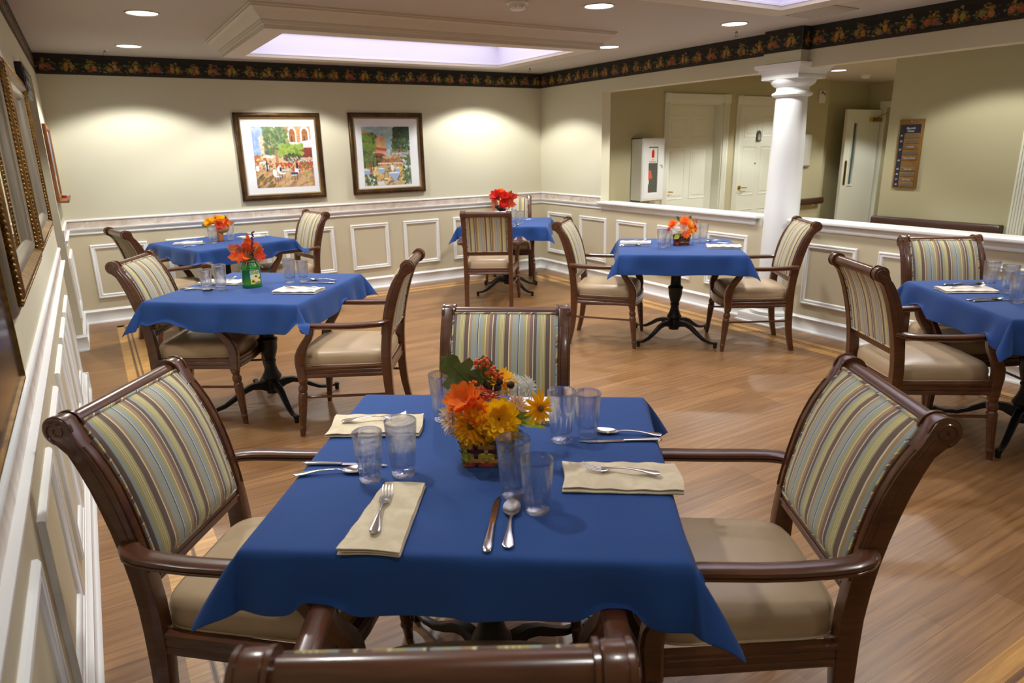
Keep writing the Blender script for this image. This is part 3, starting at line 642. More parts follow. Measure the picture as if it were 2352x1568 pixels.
# ------------------------------------------------------------------ framed prints on the back wall
def print_a():
    P = Paint(150, 150, (214, 180, 140))
    P.rect(0, 0, .22, .48, (150, 176, 216)); P.dabs(60, (0, 0, .2, .46), [(160, 186, 224), (140, 168, 210), (190, 200, 220)], (.01, .03), .7)
    P.poly([(.10, .18), (.22, .12), (.22, .0), (.5, 0), (.5, .5), (.14, .5)], (226, 206, 186)); P.dabs(70, (.14, .08, .4, .5), [(230, 214, 198), (214, 190, 170), (206, 178, 150)], (.008, .02), .7)
    P.rect(.55, 0, 1, .34, (214, 140, 92)); P.dabs(60, (.56, 0, 1, .3), [(222, 150, 100), (200, 120, 80), (230, 170, 130)], (.008, .02), .6)
    for cx, w in ((.68, .075), (.90, .08)):
        P.ell(cx, .12, w, .12, (240, 230, 220)); P.rect(cx-w, .12, cx+w, .30, (240, 230, 220)); P.ell(cx, .13, w*.7, .09, (150, 96, 50)); P.rect(cx-w*.7, .13, cx+w*.7, .26, (160, 108, 60))
        P.rect(cx-.02, .16, cx, .26, (86, 60, 50))
    P.poly([(.70, .28), (1, .22), (1, .35), (.78, .36)], (214, 212, 216)); P.rect(.80, .35, 1, .52, (130, 60, 48)); P.dabs(30, (.8, .35, 1, .52), [(96, 52, 50), (180, 90, 60), (60, 50, 60)], (.006, .015), .8, .4)
    P.dabs(420, (.20, .02, .60, .46), [(96, 122, 78), (120, 142, 92), (76, 104, 76), (150, 160, 110), (88, 110, 60)], (.010, .028), .75)
    P.dabs(180, (.42, .30, .84, .48), [(140, 168, 70), (160, 184, 86), (110, 140, 56)], (.012, .03), .8); P.dabs(60, (.5, .46, .8, .56), [(70, 76, 50), (90, 70, 60), (80, 90, 56)], (.01, .02), .8)
    P.rect(.36, .38, .41, .62, (176, 134, 96)); P.rect(.63, .50, .655, .6, (120, 90, 70))
    P.rect(0, .47, .2, .6, (176, 108, 70)); P.dabs(30, (0, .46, .3, .62), [(196, 150, 80), (160, 90, 60), (220, 200, 150)], (.01, .02), .8)
    P.poly([(.12, .50), (.22, .46), (.34, .50), (.3, .52)], (238, 236, 232)); P.poly([(.08, .58), (.2, .56), (.2, .6), (.08, .61)], (232, 236, 238))
    P.dabs(110, (.0, .60, 1, .76), [(110, 120, 66), (150, 70, 52), (200, 66, 48), (90, 110, 60)], (.008, .02), .8); P.dabs(60, (.35, .60, .62, .66), [(206, 60, 44), (190, 50, 40)], (.006, .012), .8); P.dabs(80, (.75, .58, 1, .7), [(206, 60, 44), (110, 130, 60), (180, 50, 40)], (.006, .014), .8)
    P.dabs(50, (.55, .52, 1, .6), [(216, 220, 232), (90, 100, 90), (160, 160, 150)], (.006, .014), .8)
    P.rect(0, .76, 1, 1, (196, 156, 112)); P.dabs(240, (0, .72, 1, 1), [(206, 170, 120), (186, 140, 90), (214, 186, 140), (170, 140, 70), (150, 120, 110)], (.01, .03), .6, 2.2, -.5)
    P.dabs(40, (0, .8, .3, 1), [(96, 76, 84), (170, 130, 40), (80, 70, 60)], (.008, .02), .6, 3, -.7)
    for x, y in ((.04, .68), (.20, .66)): P.ell(x, y, .03, .05, (232, 238, 238))
    P.rect(.185, .57, .215, .74, (60, 58, 60)); P.ell(.2, .56, .012, .014, (80, 60, 50))
    P.poly([(.38, .71), (.6, .70), (.56, .735), (.42, .735)], (196, 204, 222)); P.ell(.50, .67, .012, .03, (210, 200, 90))
    for x, y, s in ((.32, .76, 1), (.40, .71, 1), (.70, .74, -1)):
        P.ell(x, y, .035, .06, (236, 242, 242)); P.rect(min(x, x+s*.1), y+.05, max(x, x+s*.1), y+.075, (230, 236, 240))
        for q in (0, .04, .09): P.rect(x+s*q-.004, y+.07, x+s*q+.004, y+.15, (70, 66, 80))
    P.ell(.42, .65, .016, .022, (226, 206, 150)); P.rect(.405, .67, .44, .74, (50, 48, 54)); P.ell(.71, .58, .016, .022, (180, 90, 60)); P.rect(.69, .60, .735, .7, (70, 46, 46)); P.ell(.65, .70, .02, .05, (204, 60, 50)); P.rect(.6, .76, .72, .80, (60, 60, 110))
    return P
def print_b():
    P = Paint(150, 160, (176, 158, 120))
    P.rect(0, 0, 1, .5, (146, 180, 190)); P.dabs(160, (0, 0, 1, .45), [(150, 184, 196), (170, 196, 196), (130, 166, 186), (190, 196, 190)], (.015, .04), .6, 2.2, 0)
    P.poly([(0, .05), (.2, .10), (.34, .16), (.48, .16), (.48, .45), (0, .45)], (200, 146, 108)); P.rect(.30, .16, .48, .36, (212, 166, 116))
    P.dabs(40, (.3, .18, .47, .34), [(190, 130, 80), (150, 96, 60)], (.006, .012), .8, .4); P.poly([(.1, .12), (.22, .09), (.32, .16), (.3, .2)], (150, 70, 54)); P.poly([(.26, .34), (.5, .37), (.5, .42), (.24, .39)], (176, 84, 62))
    P.dabs(220, (0, .12, .26, .42), [(96, 122, 52), (76, 104, 46), (120, 140, 64)], (.012, .03), .8); P.dabs(260, (.66, 0, 1, .22), [(52, 70, 44), (70, 90, 52), (40, 56, 40)], (.012, .03), .85)
    P.dabs(160, (.62, .2, .98, .42), [(60, 82, 46), (48, 66, 42), (90, 116, 60)], (.012, .03), .85); P.dabs(120, (.58, .38, .98, .56), [(176, 118, 60), (196, 146, 74), (120, 90, 50), (150, 96, 50)], (.008, .022), .8, .5)
    P.poly([(.1, .42), (.5, .44), (.5, .52), (.1, .48)], (196, 158, 130)); P.poly([(.24, .44), (.40, .45), (.5, .51), (.28, .50)], (150, 66, 48)); P.rect(.22, .48, .4, .66, (70, 52, 44)); P.dabs(30, (.22, .48, .4, .64), [(120, 84, 54), (50, 44, 40)], (.008, .018), .8)
    P.dabs(160, (0, .42, .24, .72), [(92, 112, 54), (110, 126, 70), (74, 90, 50)], (.012, .03), .8); P.dabs(160, (.28, .54, 1, .66), [(98, 106, 54), (176, 74, 48), (80, 92, 50), (196, 90, 60)], (.008, .02), .8)
    P.rect(.30, .615, .88, .635, (206, 190, 160))
    for i in range(15): P.rect(.31+i*.038, .63, .32+i*.038, .70, (196, 180, 150))
    P.rect(0, .74, 1, 1, (206, 172, 96)); P.dabs(260, (0, .7, 1, 1), [(214, 180, 96), (190, 152, 90), (150, 124, 100), (220, 200, 140), (120, 100, 90)], (.012, .034), .7, 2.2, -.3)
    for x, y, w in ((.04, .74, .08), (.36, .72, .07), (.74, .72, .07)): P.ell(x, y, w, .02, (226, 230, 236)); P.rect(x-w, y, x+w, y+.07, (150, 172, 208))
    P.rect(.14, .60, .17, .76, (170, 50, 44)); P.rect(.19, .58, .215, .74, (46, 46, 50)); P.ell(.60, .70, .035, .06, (226, 226, 214)); P.ell(.605, .64, .016, .02, (170, 100, 50)); P.ell(.79, .74, .05, .05, (206, 186, 90)); P.ell(.79, .67, .016, .02, (190, 100, 50))
    P.ell(.63, .80, .13, .025, (232, 234, 240)); P.poly([(.5, .80), (.76, .80), (.69, .90), (.66, .98), (.6, .9)], (156, 174, 210))
    for x in (.46, .82): P.ell(x, .84, .05, .09, (84, 70, 50)); P.ell(x, .84, .04, .075, (186, 160, 100)); P.ell(x, .89, .06, .015, (226, 216, 180))
    P.dabs(160, (0, .82, .24, 1), [(84, 100, 56), (100, 120, 66), (220, 220, 220), (66, 84, 50)], (.01, .022), .8); P.dabs(260, (.84, .5, 1, 1), [(84, 104, 66), (110, 130, 84), (216, 220, 214), (70, 88, 60)], (.01, .024), .8); P.dabs(30, (.28, .94, .4, 1), [(220, 220, 226)], (.01, .02), .8)
    return P
def framed(x0, x1, z0, z1, P, ar, label, group):
    r = root('framed_picture', ((x0+x1)/2, YB, z0), 0, label, 'picture', group)
    hw = (x1-x0)/2; hz = z1-z0; M = lambda a, b, h: (a, -h, b)
    m = MB(); ring(m, M, -hw, hw, 0, hz, [(0, 0), (0, .022), (.006, .032), (.02, .036), (.034, .030), (.044, .022), (.047, .022)]); m.build('frame', bronze, r, ang=50)
    m = MB(); ring(m, M, -hw, hw, 0, hz, [(.047, .022), (.050, .026), (.058, .024), (.062, .016), (.064, .010)]); m.build('frame_lip', bronzel, r, ang=50)
    MB().box(-hw+.06, hw-.06, -.011, -.002, .06, hz-.06).build('mat_board', mount, r, smooth=False)
    a0, a1, b0, b1 = ar
    o = painted('print', P, (-hw+a0, -.0118, hz-b0), (a1-a0, 0, 0), (0, 0, -(b1-b0)), printm, r)
framed(1.567, 2.432, 1.069, 1.937, print_a(), (.160, .755, .133, .743), 'bronze-framed square café print with a big green tree, left of the pair', 'framed prints on the back wall')
framed(2.742, 3.610, 1.075, 1.944, print_b(), (.140, .700, .146, .780), 'bronze-framed café print with an orange building and blue tablecloth, right of the pair', 'framed prints on the back wall')

# ------------------------------------------------------------------ left wall: mirrors, picture, dark box, board
def mirror(y0, y1, z0, z1, label):
    r = root('wall_mirror', (0, (y0+y1)/2, z0), 0, label, 'mirror', 'ornate mirrors on the left wall')
    hw = (y1-y0)/2; hz = z1-z0; M = lambda a, b, h: (h, a, b)
    m = MB(); ring(m, M, -hw, hw, 0, hz, [(0, 0), (0, .016), (.008, .026), (.018, .028), (.024, .022)]); m.build('outer_frame', silverf, r, ang=45)
    m = MB(); ring(m, M, -hw, hw, 0, hz, [(.024, .022), (.030, .034), (.048, .046), (.06, .046), (.068, .036), (.075, .028)]); m.build('frame', goldf, r, ang=45)
    m = MB(); ring(m, M, -hw, hw, 0, hz, [(.075, .028), (.085, .032), (.1, .026), (.11, .010)]); m.build('inner_frame', silverf, r, ang=45)
    b = MB(); 
    def beads(a0, b0, a1, b1, n, rr, h):
        for i in range(n):
            t = (i+.5)/n; c = (h, a0+(a1-a0)*t, b0+(b1-b0)*t)
            bm = bmesh.new(); bmesh.ops.create_icosphere(bm, subdivisions=1, radius=rr); bmesh.ops.transform(bm, matrix=Matrix.Translation(c), verts=bm.verts); b.bm(bm)
    for s in (-1, 1):
        beads(s*(hw-.028), .03, s*(hw-.028), hz-.03, 46, .0075, .036); beads(s*(hw-.072), .07, s*(hw-.072), hz-.07, 40, .0065, .034)
    for z in (.028, hz-.028): beads(-hw+.03, z, hw-.03, z, int(hw*2/.018), .0065, .034)
    o = b.build('beading', goldf, r); o['kind'] = 'stuff'
    MB().box(.004, .010, -hw+.10, hw-.10, .10, hz-.10).build('mirror_glass', mirror_m, r, smooth=False)
mirror(3.20, 4.33, 1.175, 1.93, 'gold beaded wall mirror, the farther of two on the left wall')
mirror(2.08, 3.10, 1.165, 1.935, 'gold beaded wall mirror, the nearer of two on the left wall')
r = root('framed_picture', (0, 1.65, 1.02), 0, 'dark picture with a thin gold frame at the left edge', 'picture')
M = lambda a, b, h: (h, a, b)
m = MB(); ring(m, M, -.39, .39, 0, .8, [(0, 0), (0, .014), (.004, .018), (.010, .018), (.014, .010)]); m.build('frame', goldf, r, ang=40)
MB().box(.002, .011, -.378, .378, .012, .788).build('picture_surface', picglass, r, smooth=False)
r = root('wall_box', (0, 4.86, 1.87), 0, 'dark rectangular box high on the wall just past the far mirror', 'wall box')
MB().rbox(0, .035, -.24, .24, 0, .17, .006).build('housing', darkb, r)
m = MB(); [m.rbox(.034, .040, -.22, .22, .02+i*.05, .05+i*.05, .004) for i in range(3)]; m.build('ridges', mat('dark_box_ridge', (46, 38, 44), .35), r)
MB().box(.041, .0415, .10, .11, .02, .03).build('indicator', redm, r, smooth=False)
r = root('notice_board', (0, 6.98, 1.20), 0, 'narrow oak-framed notice board with a ledge, beside the back left corner', 'notice board')
M = lambda a, b, h: (h, a, b)
m = MB(); ring(m, M, -.40, .40, 0, .60, [(0, 0), (0, .022), (.006, .026), (.034, .026), (.04, .02), (.04, .008)]); m.build('frame', oak, r, ang=30)
MB().box(.002, .010, -.37, .37, .03, .57).build('writing_surface', mat('board_white', (206, 212, 220), .3), r, smooth=False)
MB().rbox(.011, .014, -.30, .30, .20, .53, .001).build('poster', mat('poster_blue', (96, 140, 176), .5), r)
MB().rbox(.020, .085, -.40, .40, -.004, .010, .003).rbox(.078, .085, -.40, .40, .008, .022, .002).build('ledge', oak, r)
for nm, yy, c, cn in (('board_eraser', 7.26, (60, 150, 90), 'small green eraser lying on the notice board ledge'), ('marker_pen', 7.12, (190, 40, 50), 'small red marker lying on the notice board ledge'), ('chalk_box', 7.18, (226, 228, 230), 'small white box lying on the notice board ledge')):
    o = MB().rbox(-.016, .016, -.03, .03, 0, .022, .005).build(nm, mat(nm+'_paint', c, .5)); o.location = (.048, yy, 1.2105); tag(o, cn, nm.split('_')[-1] if nm != 'chalk_box' else 'box')
# ================================================================== CHAIRS
def interp(tab, z):
    for i in range(len(tab)-1):
        if tab[i][0] <= z <= tab[i+1][0]:
            t = (z-tab[i][0])/(tab[i+1][0]-tab[i][0]); t2 = t
            return tuple(tab[i][k]+(tab[i+1][k]-tab[i][k])*t2 for k in range(1, len(tab[i])))
    return tuple(tab[-1][1:]) if z > tab[-1][0] else tuple(tab[0][1:])
# rear post: (z, y of centre, depth)
POST = [(0, -.288, .034), (.05, -.276, .037), (.1, -.266, .040), (.16, -.256, .043), (.22, -.250, .046), (.30, -.245, .050), (.40, -.243, .054), (.48, -.245, .054), (.55, -.252, .054),
        (.62, -.262, .056), (.69, -.276, .058), (.75, -.291, .060), (.80, -.306, .060), (.85, -.326, .058), (.89, -.346, .054), (.92, -.364, .048)]
SCY, SCZ, SCR = -.388, .948, .034
POST2 = POST+[(.932, -.372, .046), (.945, -.380, .046), (.957, -.385, .046)]
def post_poly():
    fr = [(y+d/2, z) for z, y, d in POST]; bk = [(y-d/2, z) for z, y, d in POST]
    arc = [(SCY+SCR*math.cos(a), SCZ+SCR*math.sin(a)) for a in [math.radians(t) for t in range(42, 262, 14)]]
    return fr+arc+bk[:-1][::-1]
def front_y(z): y, d = interp(POST, z); return y+d/2
def back_curve(z): y, d = interp(POST, z); return y
BV = [(x*.5, y*.5) for x, y in [(-1, -.7), (-.7, -1), (.7, -1), (1, -.7), (1, .7), (.7, 1), (-.7, 1), (-1, .7)]]
def rectp(w, h): return [(a*w, b*h) for a, b in BV]
def make_chair(label):
    t = root('armchair', (0, 0, 0), 0, label, 'chair')
    poly = post_poly()
    for s in (-1, 1):
        x0, x1 = s*.222-.021, s*.222+.021
        m = MB().extr(poly, x0, x1, 'x', .005)
        zs = [.58+i*.03 for i in range(12)]
        for xx in (s*.222-.013, s*.222+.013):
            m.tube([(xx, front_y(z)+.0005, z) for z in zs], .0032, 6, up=(1, 0, 0))
        xo = s*(.222+.0212); sp = []          # carved volute on the outer side
        for k in range(26):
            a = math.radians(250-k*19); rr = .028-.0009*k; sp.append((xo, SCY+rr*math.cos(a), SCZ+rr*math.sin(a)))
        m.tube([(xo, back_curve(z)+.012, z) for z in (.66, .74, .81, .87, .91)]+[(xo, SCY+.024, SCZ-.012)], .0028, 6, up=(1, 0, 0)); m.tube(sp, .003, 6, up=(1, 0, 0))
        p = m.build('rear_leg', wood, t, ang=32)
        # turned and fluted front leg
        prof = [(.004, .0135), (.012, .0145), (.05, .017), (.053, .0205), (.060, .0205), (.064, .017), (.072, .0175), (.11, .0195), (.16, .0222), (.21, .0248), (.245, .0262), (.255, .0245), (.262, .0195), (.268, .0235), (.278, .0262), (.290, .0262), (.300, .0225), (.307, .019), (.313, .019), (.318, .0235), (.326, .0255), (.34, .0255)]
        mod = lambda a, z: (1-.13*abs(math.sin(5*a))**3) if .075 < z < .245 else 1
        m = MB().lathe(prof, 40, axis=((s*.281, .252), (s*.263, .222), 0, .34), mod=mod)
        leg = m.build('front_leg', wood, t, ang=50)
        MB().lathe([(0, .0105), (.005, .0105)], 16, c=(s*.281, .252)).build('glide', glide, leg)
        # arm support, S shaped
        path = [(.222, .335), (.224, .38), (.228, .43), (.224, .47), (.208, .51), (.184, .548), (.160, .582), (.145, .612), (.140, .640)]
        xs = [.263, .263, .264, .266, .271, .278, .285, .290, .293]
        dp = [.050, .052, .056, .056, .050, .044, .040, .038, .038]
        m = MB().sweep([(s*xs[i], y, z) for i, (y, z) in enumerate(path)], rectp(1, 1), up=(1, 0, 0), scale=[(dp[i], .042-.0012*i) for i in range(9)])
        m.build('arm_support', wood, t, ang=35)
        # arm rest
        pr = [(-.025, -.009), (-.0255, -.003), (-.0205, -.0005), (-.0255, .002), (-.0235, .010), (-.016, .0145), (-.006, .0155), (.006, .0155), (.016, .0145), (.0235, .010), (.0255, .002), (.0205, -.0005), (.0255, -.003), (.025, -.009), (.019, -.0135), (-.019, -.0135)]
        ap = [(.226, -.268, .655), (.248, -.258, .654), (.268, -.238, .652), (.281, -.205, .650), (.289, -.15, .648), (.294, -.08, .646), (.297, 0, .646), (.298, .08, .648), (.298, .135, .649), (.298, .165, .647), (.298, .183, .638), (.298, .190, .625)]
        m = MB().sweep([(s*a, b, c) for a, b, c in ap], pr, scale=[.9, .95, 1, 1, 1, 1, 1, 1, 1, .95, .85, .7])
        m.cylx(s*.298-.026, s*.298+.026, .172, .632, .019, 22).cylx(s*.298-.029, s*.298+.029, .172, .632, .010, 16)
        m.build('arm_rest', wood, t, ang=40)
        MB().tube([(s*.270, .235, .232), (s*.226, -.248, .232)], .0075, 10).build('stretcher', wood, t)
    # seat rails
    rp = [(-.012, .345), (.013, .345), (.015, .350), (.013, .362), (.010, .366), (.013, .370), (.013, .386), (.010, .390), (.014, .394), (.014, .404), (-.012, .406)]
    m = MB()
    def railsweep(pts): 
        P = [Vector((a, b, 0)) for a, b in pts]; v = []
        for i, p in enumerate(P):
            d = (P[min(i+1, len(P)-1)]-P[max(i-1, 0)]).normalized(); n = Vector((d.y, -d.x, 0))
            v += [(p.x+n.x*h, p.y+n.y*h, z) for h, z in rp]
        k = len(rp); f = [(i*k+q, (i+1)*k+q, (i+1)*k+(q+1) % k, i*k+(q+1) % k) for i in range(len(P)-1) for q in range(k)]+[tuple(range(k)), tuple((len(P)-1)*k+q for q in range(k))]
        m.add(v, f)
    railsweep([(.262, .205), (.254, .1), (.240, -.06), (.226, -.225)][::-1]); railsweep([(-.262, .205), (-.254, .1), (-.240, -.06), (-.226, -.225)])
    railsweep([(-.24, .236), (-.12, .258), (0, .266), (.12, .258), (.24, .236)][::-1])
    railsweep([(-.205, -.245), (.205, -.245)])
    m.build('seat_rail', wood, t, ang=30)
    # cushion
    m = MB(); NA = 72; rings = [(.400, .985), (.406, 1.0), (.425, 1.012), (.450, 1.008), (.468, .985), (.480, .94), (.488, .86), (.494, .72), (.498, .5), (.500, .25)]
    def plan(a):
        c, s_ = math.cos(a), math.sin(a); e = .30
        x = abs(c)**e*(1 if c > 0 else -1); y = abs(s_)**e*(1 if s_ > 0 else -1)
        Y = -.008+y*.236; hw = .212+(.244-.212)*(y+1)/2
        if y > 0: Y += .022*(1-x*x)*y
        return x*hw, Y
    v = []
    for z, k in rings:
        for i in range(NA): x, y = plan(2*PI*i/NA+.001); v.append((x*k, -.005+(y+.005)*k, z))
    f = [(r_*NA+i, r_*NA+(i+1) % NA, (r_+1)*NA+(i+1) % NA, (r_+1)*NA+i) for r_ in range(len(rings)-1) for i in range(NA)]+[tuple(range(NA-1, -1, -1)), tuple((len(rings)-1)*NA+i for i in range(NA))]
    m.add(v, f); c = m.build('seat', vinyl, t, ang=60)
    pp = [plan(2*PI*i/NA+.001) for i in range(NA)]
    MB().tube([(x*1.012, -.005+(y+.005)*1.012, .409) for x, y in pp], .0035, 6, closed=True).build('piping', vinyl, c)
    # back: crest roll, bottom rail, upholstered panel
    m = MB().cylx(-.205, .205, SCY, SCZ, .0245, 28)
    zc = [.918, .926, .934, .944, .956, .966]
    cp = [(back_curve(.905)+.008, .905), (back_curve(.918)+.008, .918), (SCY+.016, .945), (SCY+.018, .962), (SCY+.002, .971), (SCY-.016, .964), (SCY-.012, .93), (back_curve(.905)-.012, .905)]
    m.extr(cp, -.204, .204, 'x')
    for s in (-1, 1):
        for xx in (.196, .236): m.cylx(s*xx-.0035, s*xx+.0035, SCY, SCZ, .0365, 28)
    m.build('crest_rail', wood, t, ang=40)
    m = MB().extr([(front_y(.535)-.004, .535), (front_y(.572)-.004, .572), (front_y(.572)-.036, .572), (front_y(.535)-.036, .535)], -.204, .204, 'x', .003)
    m.tube([(x, front_y(.552)-.003, .552) for x in (-.2, .2)], .004, 6, up=(0, 1, 0)); m.build('back_bottom_rail', wood, t)
    m = MB(); NZ, NX = 22, 18; fr = []; bk = []
    for j in range(NZ+1):
        z = .572+(.956-.572)*j/NZ; yc = interp(POST2, z)[0]
        for i in range(NX+1):
            u = -1+2*i/NX; w_ = (1-abs(u)**4)*(1-abs(2*j/NZ-1)**9)
            x = u*.1995
            fr.append((x, yc+.024+.028*w_, z)); bk.append((x, yc-.016-.006*w_, z))
    n = (NZ+1)*(NX+1); m.v = fr+bk
    for j in range(NZ):
        for i in range(NX):
            a = j*(NX+1)+i; m.f += [(a, a+1, a+NX+2, a+NX+1), (n+a, n+a+NX+1, n+a+NX+2, n+a+1)]
    for j in range(NZ):
        a = j*(NX+1); b = a+NX; m.f += [(a, a+NX+1, n+a+NX+1, n+a), (b, n+b, n+b+NX+1, b+NX+1)]
    for i in range(NX):
        a = i; b = NZ*(NX+1)+i; m.f += [(a, n+a, n+a+1, a+1), (b, b+1, n+b+1, n+b)]
    bp = m.build('backrest', stripes, t, ang=70)
    m = MB()
    for off in (.0245, -.0175):
        loop = [(-.196, z) for z in np.linspace(.576, .952, 16)]+[(x, .955) for x in np.linspace(-.19, .19, 14)]+[(.196, z) for z in np.linspace(.952, .576, 16)]+[(x, .574) for x in np.linspace(.19, -.19, 14)]
        m.tube([(x, interp(POST2, z)[0]+off, z) for x, z in loop], .0045, 7, closed=True, up=(0, 1, 0))
    m.build('piping', piping_m, bp)
    return t
chair0 = make_chair('x'); first = [True]
def place_chair(x, y, deg, label, group):
    c = chair0 if first[0] else copy_tree(chair0); first[0] = False
    c.location = (x, y, 0); c.rotation_euler = (0, 0, math.radians(deg)); c['label'] = label; c['category'] = 'chair'; c['group'] = group
    return c
G = 'striped dining armchairs'
CH = [
 (1.52, 1.09, 57.4, 'striped armchair at the right side of the nearest blue table'),
 (.53, 1.75, -127.4, 'striped armchair at the left side of the nearest blue table, by the panelled wall'),
 (1.28, 1.87, 143, 'striped armchair facing us across the nearest blue table'),
 (.691, .974, -30.8, 'armchair cropped by the bottom edge, only its brown top rail and fabric edge seen'),
 (1.41, 3.79, 57.9, 'armchair on the right side of the table with the green milk can'),
 (.725, 4.43, -118.5, 'armchair on the left side of the table with the green milk can'),
 (4.58, 3.57, 54.7, 'armchair in front of the white column, at the orange flower basket table'),
 (3.75, 4.30, -137.5, 'armchair left of the table with the orange flower basket'),
 (3.62, 6.04, -33.9, 'armchair seen squarely from behind, at the corner table with red flowers'),
 (4.43, 6.97, 146, 'armchair mostly hidden behind the corner table with red flowers'),
 (3.80, 1.81, -120.9, 'armchair seen from behind at the left of the table cut by the right edge'),
 (4.46, 1.92, 146, 'armchair facing us behind the table cut by the right edge'),
 (1.75, 6.86, 100, 'armchair against the back wall, right of the far left table'),
 (.75, 6.48, -76, 'armchair at the left of the far left table, in the back corner'),
 (4.42, .98, -31, 'armchair at the right edge of which only a turned front leg shows')]
for a in CH: place_chair(*a, G)

# ================================================================== TABLES
TZ, TS = .760, .468
def make_table():
    t = root('pedestal_table', (0, 0, 0), 0, 'x', 'table')
    MB().rbox(-TS+.004, TS-.004, -TS+.004, TS-.004, TZ-.030, TZ-.002, .004).build('table_top', wood, t)
    MB().rbox(-.22, .22, -.22, .22, TZ-.046, TZ-.030, .004).build('mounting_plate', black, t)
    pr = [(.075, .040), (.09, .044), (.165, .044), (.172, .056), (.18, .060), (.19, .058), (.215, .044), (.25, .034), (.275, .032), (.282, .037), (.292, .037), (.298, .033), (.33, .044), (.37, .054), (.41, .056), (.418, .061), (.432, .061), (.437, .050), (.45, .042), (.50, .040), (.56, .041), (.60, .038), (.66, .033), (.715, .040)]
    MB().lathe(pr, 40).build('column', black, t)
    for k in range(4):
        a = PI/4+k*PI/2; c, s = math.cos(a), math.sin(a)
        path = [(.03, .120), (.08, .135), (.13, .136), (.18, .118), (.24, .080), (.30, .048), (.36, .034), (.405, .036), (.425, .040)]
        sc = [(.046, .060), (.044, .048), (.040, .036), (.036, .032), (.032, .028), (.028, .024), (.025, .020), (.022, .016), (.018, .014)]
        m = MB().sweep([(r_*c, r_*s, z) for r_, z in path], rectp(1, 1), scale=sc)
        m.lathe([(.0, .011), (.006, .014), (.026, .014), (.032, .017), (.044, .017), (.048, .013)], 16, c=(.42*c, .42*s))
        m.build('leg', black, t, ang=40)
    return t
table0 = make_table(); ft = [True]
def cloth_mesh(dx0, dx1, dy0, dy1, seed, tilt=26, amp=.008):
    # drops on the four sides (west, east, south, north); cloth lies on the table and hangs over it
    rs = np.random.RandomState(seed); ph = rs.uniform(0, 6.28, 12); a = TS
    def axis(d0, d1):
        t = [-a-d0*(1-i/9) for i in range(9)]+list(-a+np.array([0, .006, .014, .026]))+list(np.linspace(-a+.05, a-.05, 44))+list(a-np.array([.026, .014, .006, 0]))+[a+d1*(i+1)/9 for i in range(9)]
        return t
    U, V = axis(dx0, dx1), axis(dy0, dy1); vs = []
    R_ = .012
    for v in V:
        for u in U:
            du = max(0, abs(u)-a); dv = max(0, abs(v)-a); su = 1 if u > 0 else -1; sv = 1 if v > 0 else -1
            cx, cy = max(-a, min(a, u)), max(-a, min(a, v))
            if du == 0 and dv == 0:
                e = min(a-abs(u), a-abs(v)); z = TZ+.0025 - (max(0, R_-e)**2/R_*.5)
                z += .0012*math.sin(7*u+ph[0])*math.sin(5*v+ph[1])
                vs.append((u, v, z)); continue
            r_ = math.hypot(du, dv); phi = math.atan2(dv, du)
            k = math.sin(2*phi)                         # 0 on the sides, 1 on the diagonal
            al = math.radians(7+tilt*k**.8)
            along = (v if du > 0 and dv == 0 else u)
            w = amp*(math.sin(along*13+ph[2]+su)+.6*math.sin(along*23+ph[3]))*min(1, r_/.12)*(1-.8*k)
            # gathers next to the corners
            cd = a-abs(along); w += (.016*math.exp(-((cd-.06)/.05)**2)-.012*math.exp(-((cd-.16)/.06)**2))*min(1, r_/.1)*(1 if dv == 0 or du == 0 else 0)
            hz = r_*math.sin(al)+w+.006*min(1, r_/.02); z = TZ+.0025-R_*.5-(r_*math.cos(al))+.006*math.exp(-r_*60)
            z += .003*math.sin(along*9+ph[4])*min(1, r_/.1)
            vs.append((cx+su*hz*math.cos(phi), cy+sv*hz*math.sin(phi), z))
    n = len(U); m = MB(); m.v = vs
    m.f = [(j*n+i, j*n+i+1, (j+1)*n+i+1, (j+1)*n+i) for j in range(len(V)-1) for i in range(n-1)]
    return m
ARM = [(.226, -.268), (.268, -.238), (.289, -.15), (.297, 0), (.298, .19)]
def drape_over_arms(m, x, y, deg):
    # the hanging cloth rides up over the arm rests pushed under it
    c0, s0 = math.cos(math.radians(deg)), math.sin(math.radians(deg)); segs = []
    for cx, cy, cd, _ in CH:
        if math.hypot(cx-x, cy-y) > 1: continue
        c, s = math.cos(math.radians(cd)), math.sin(math.radians(cd))
        for sg in (-1, 1):
            w = [(cx+c*sg*a-s*b-x, cy+s*sg*a+c*b-y) for a, b in ARM]
            l = [(c0*p+s0*q, -s0*p+c0*q) for p, q in w]; segs += list(zip(l[:-1], l[1:]))
    for i, (u, v, z) in enumerate(m.v):
        if z > .71: continue
        d = min(seg_d(u, v, a, b) for a, b in segs)
        if d < .085:
            lim = .666-max(0, (d-.036))*1.3
            if z < lim:
                k = (lim-z)*.35; r_ = math.hypot(u, v); m.v[i] = (u*(1+k/r_), v*(1+k/r_), lim+.25*(z-lim)*(0 if d < .036 else 1)*.2)
def seg_d(x, y, a, b):
    dx, dy = b[0]-a[0], b[1]-a[1]; t = max(0, min(1, ((x-a[0])*dx+(y-a[1])*dy)/(dx*dx+dy*dy))); return math.hypot(x-a[0]-t*dx, y-a[1]-t*dy)
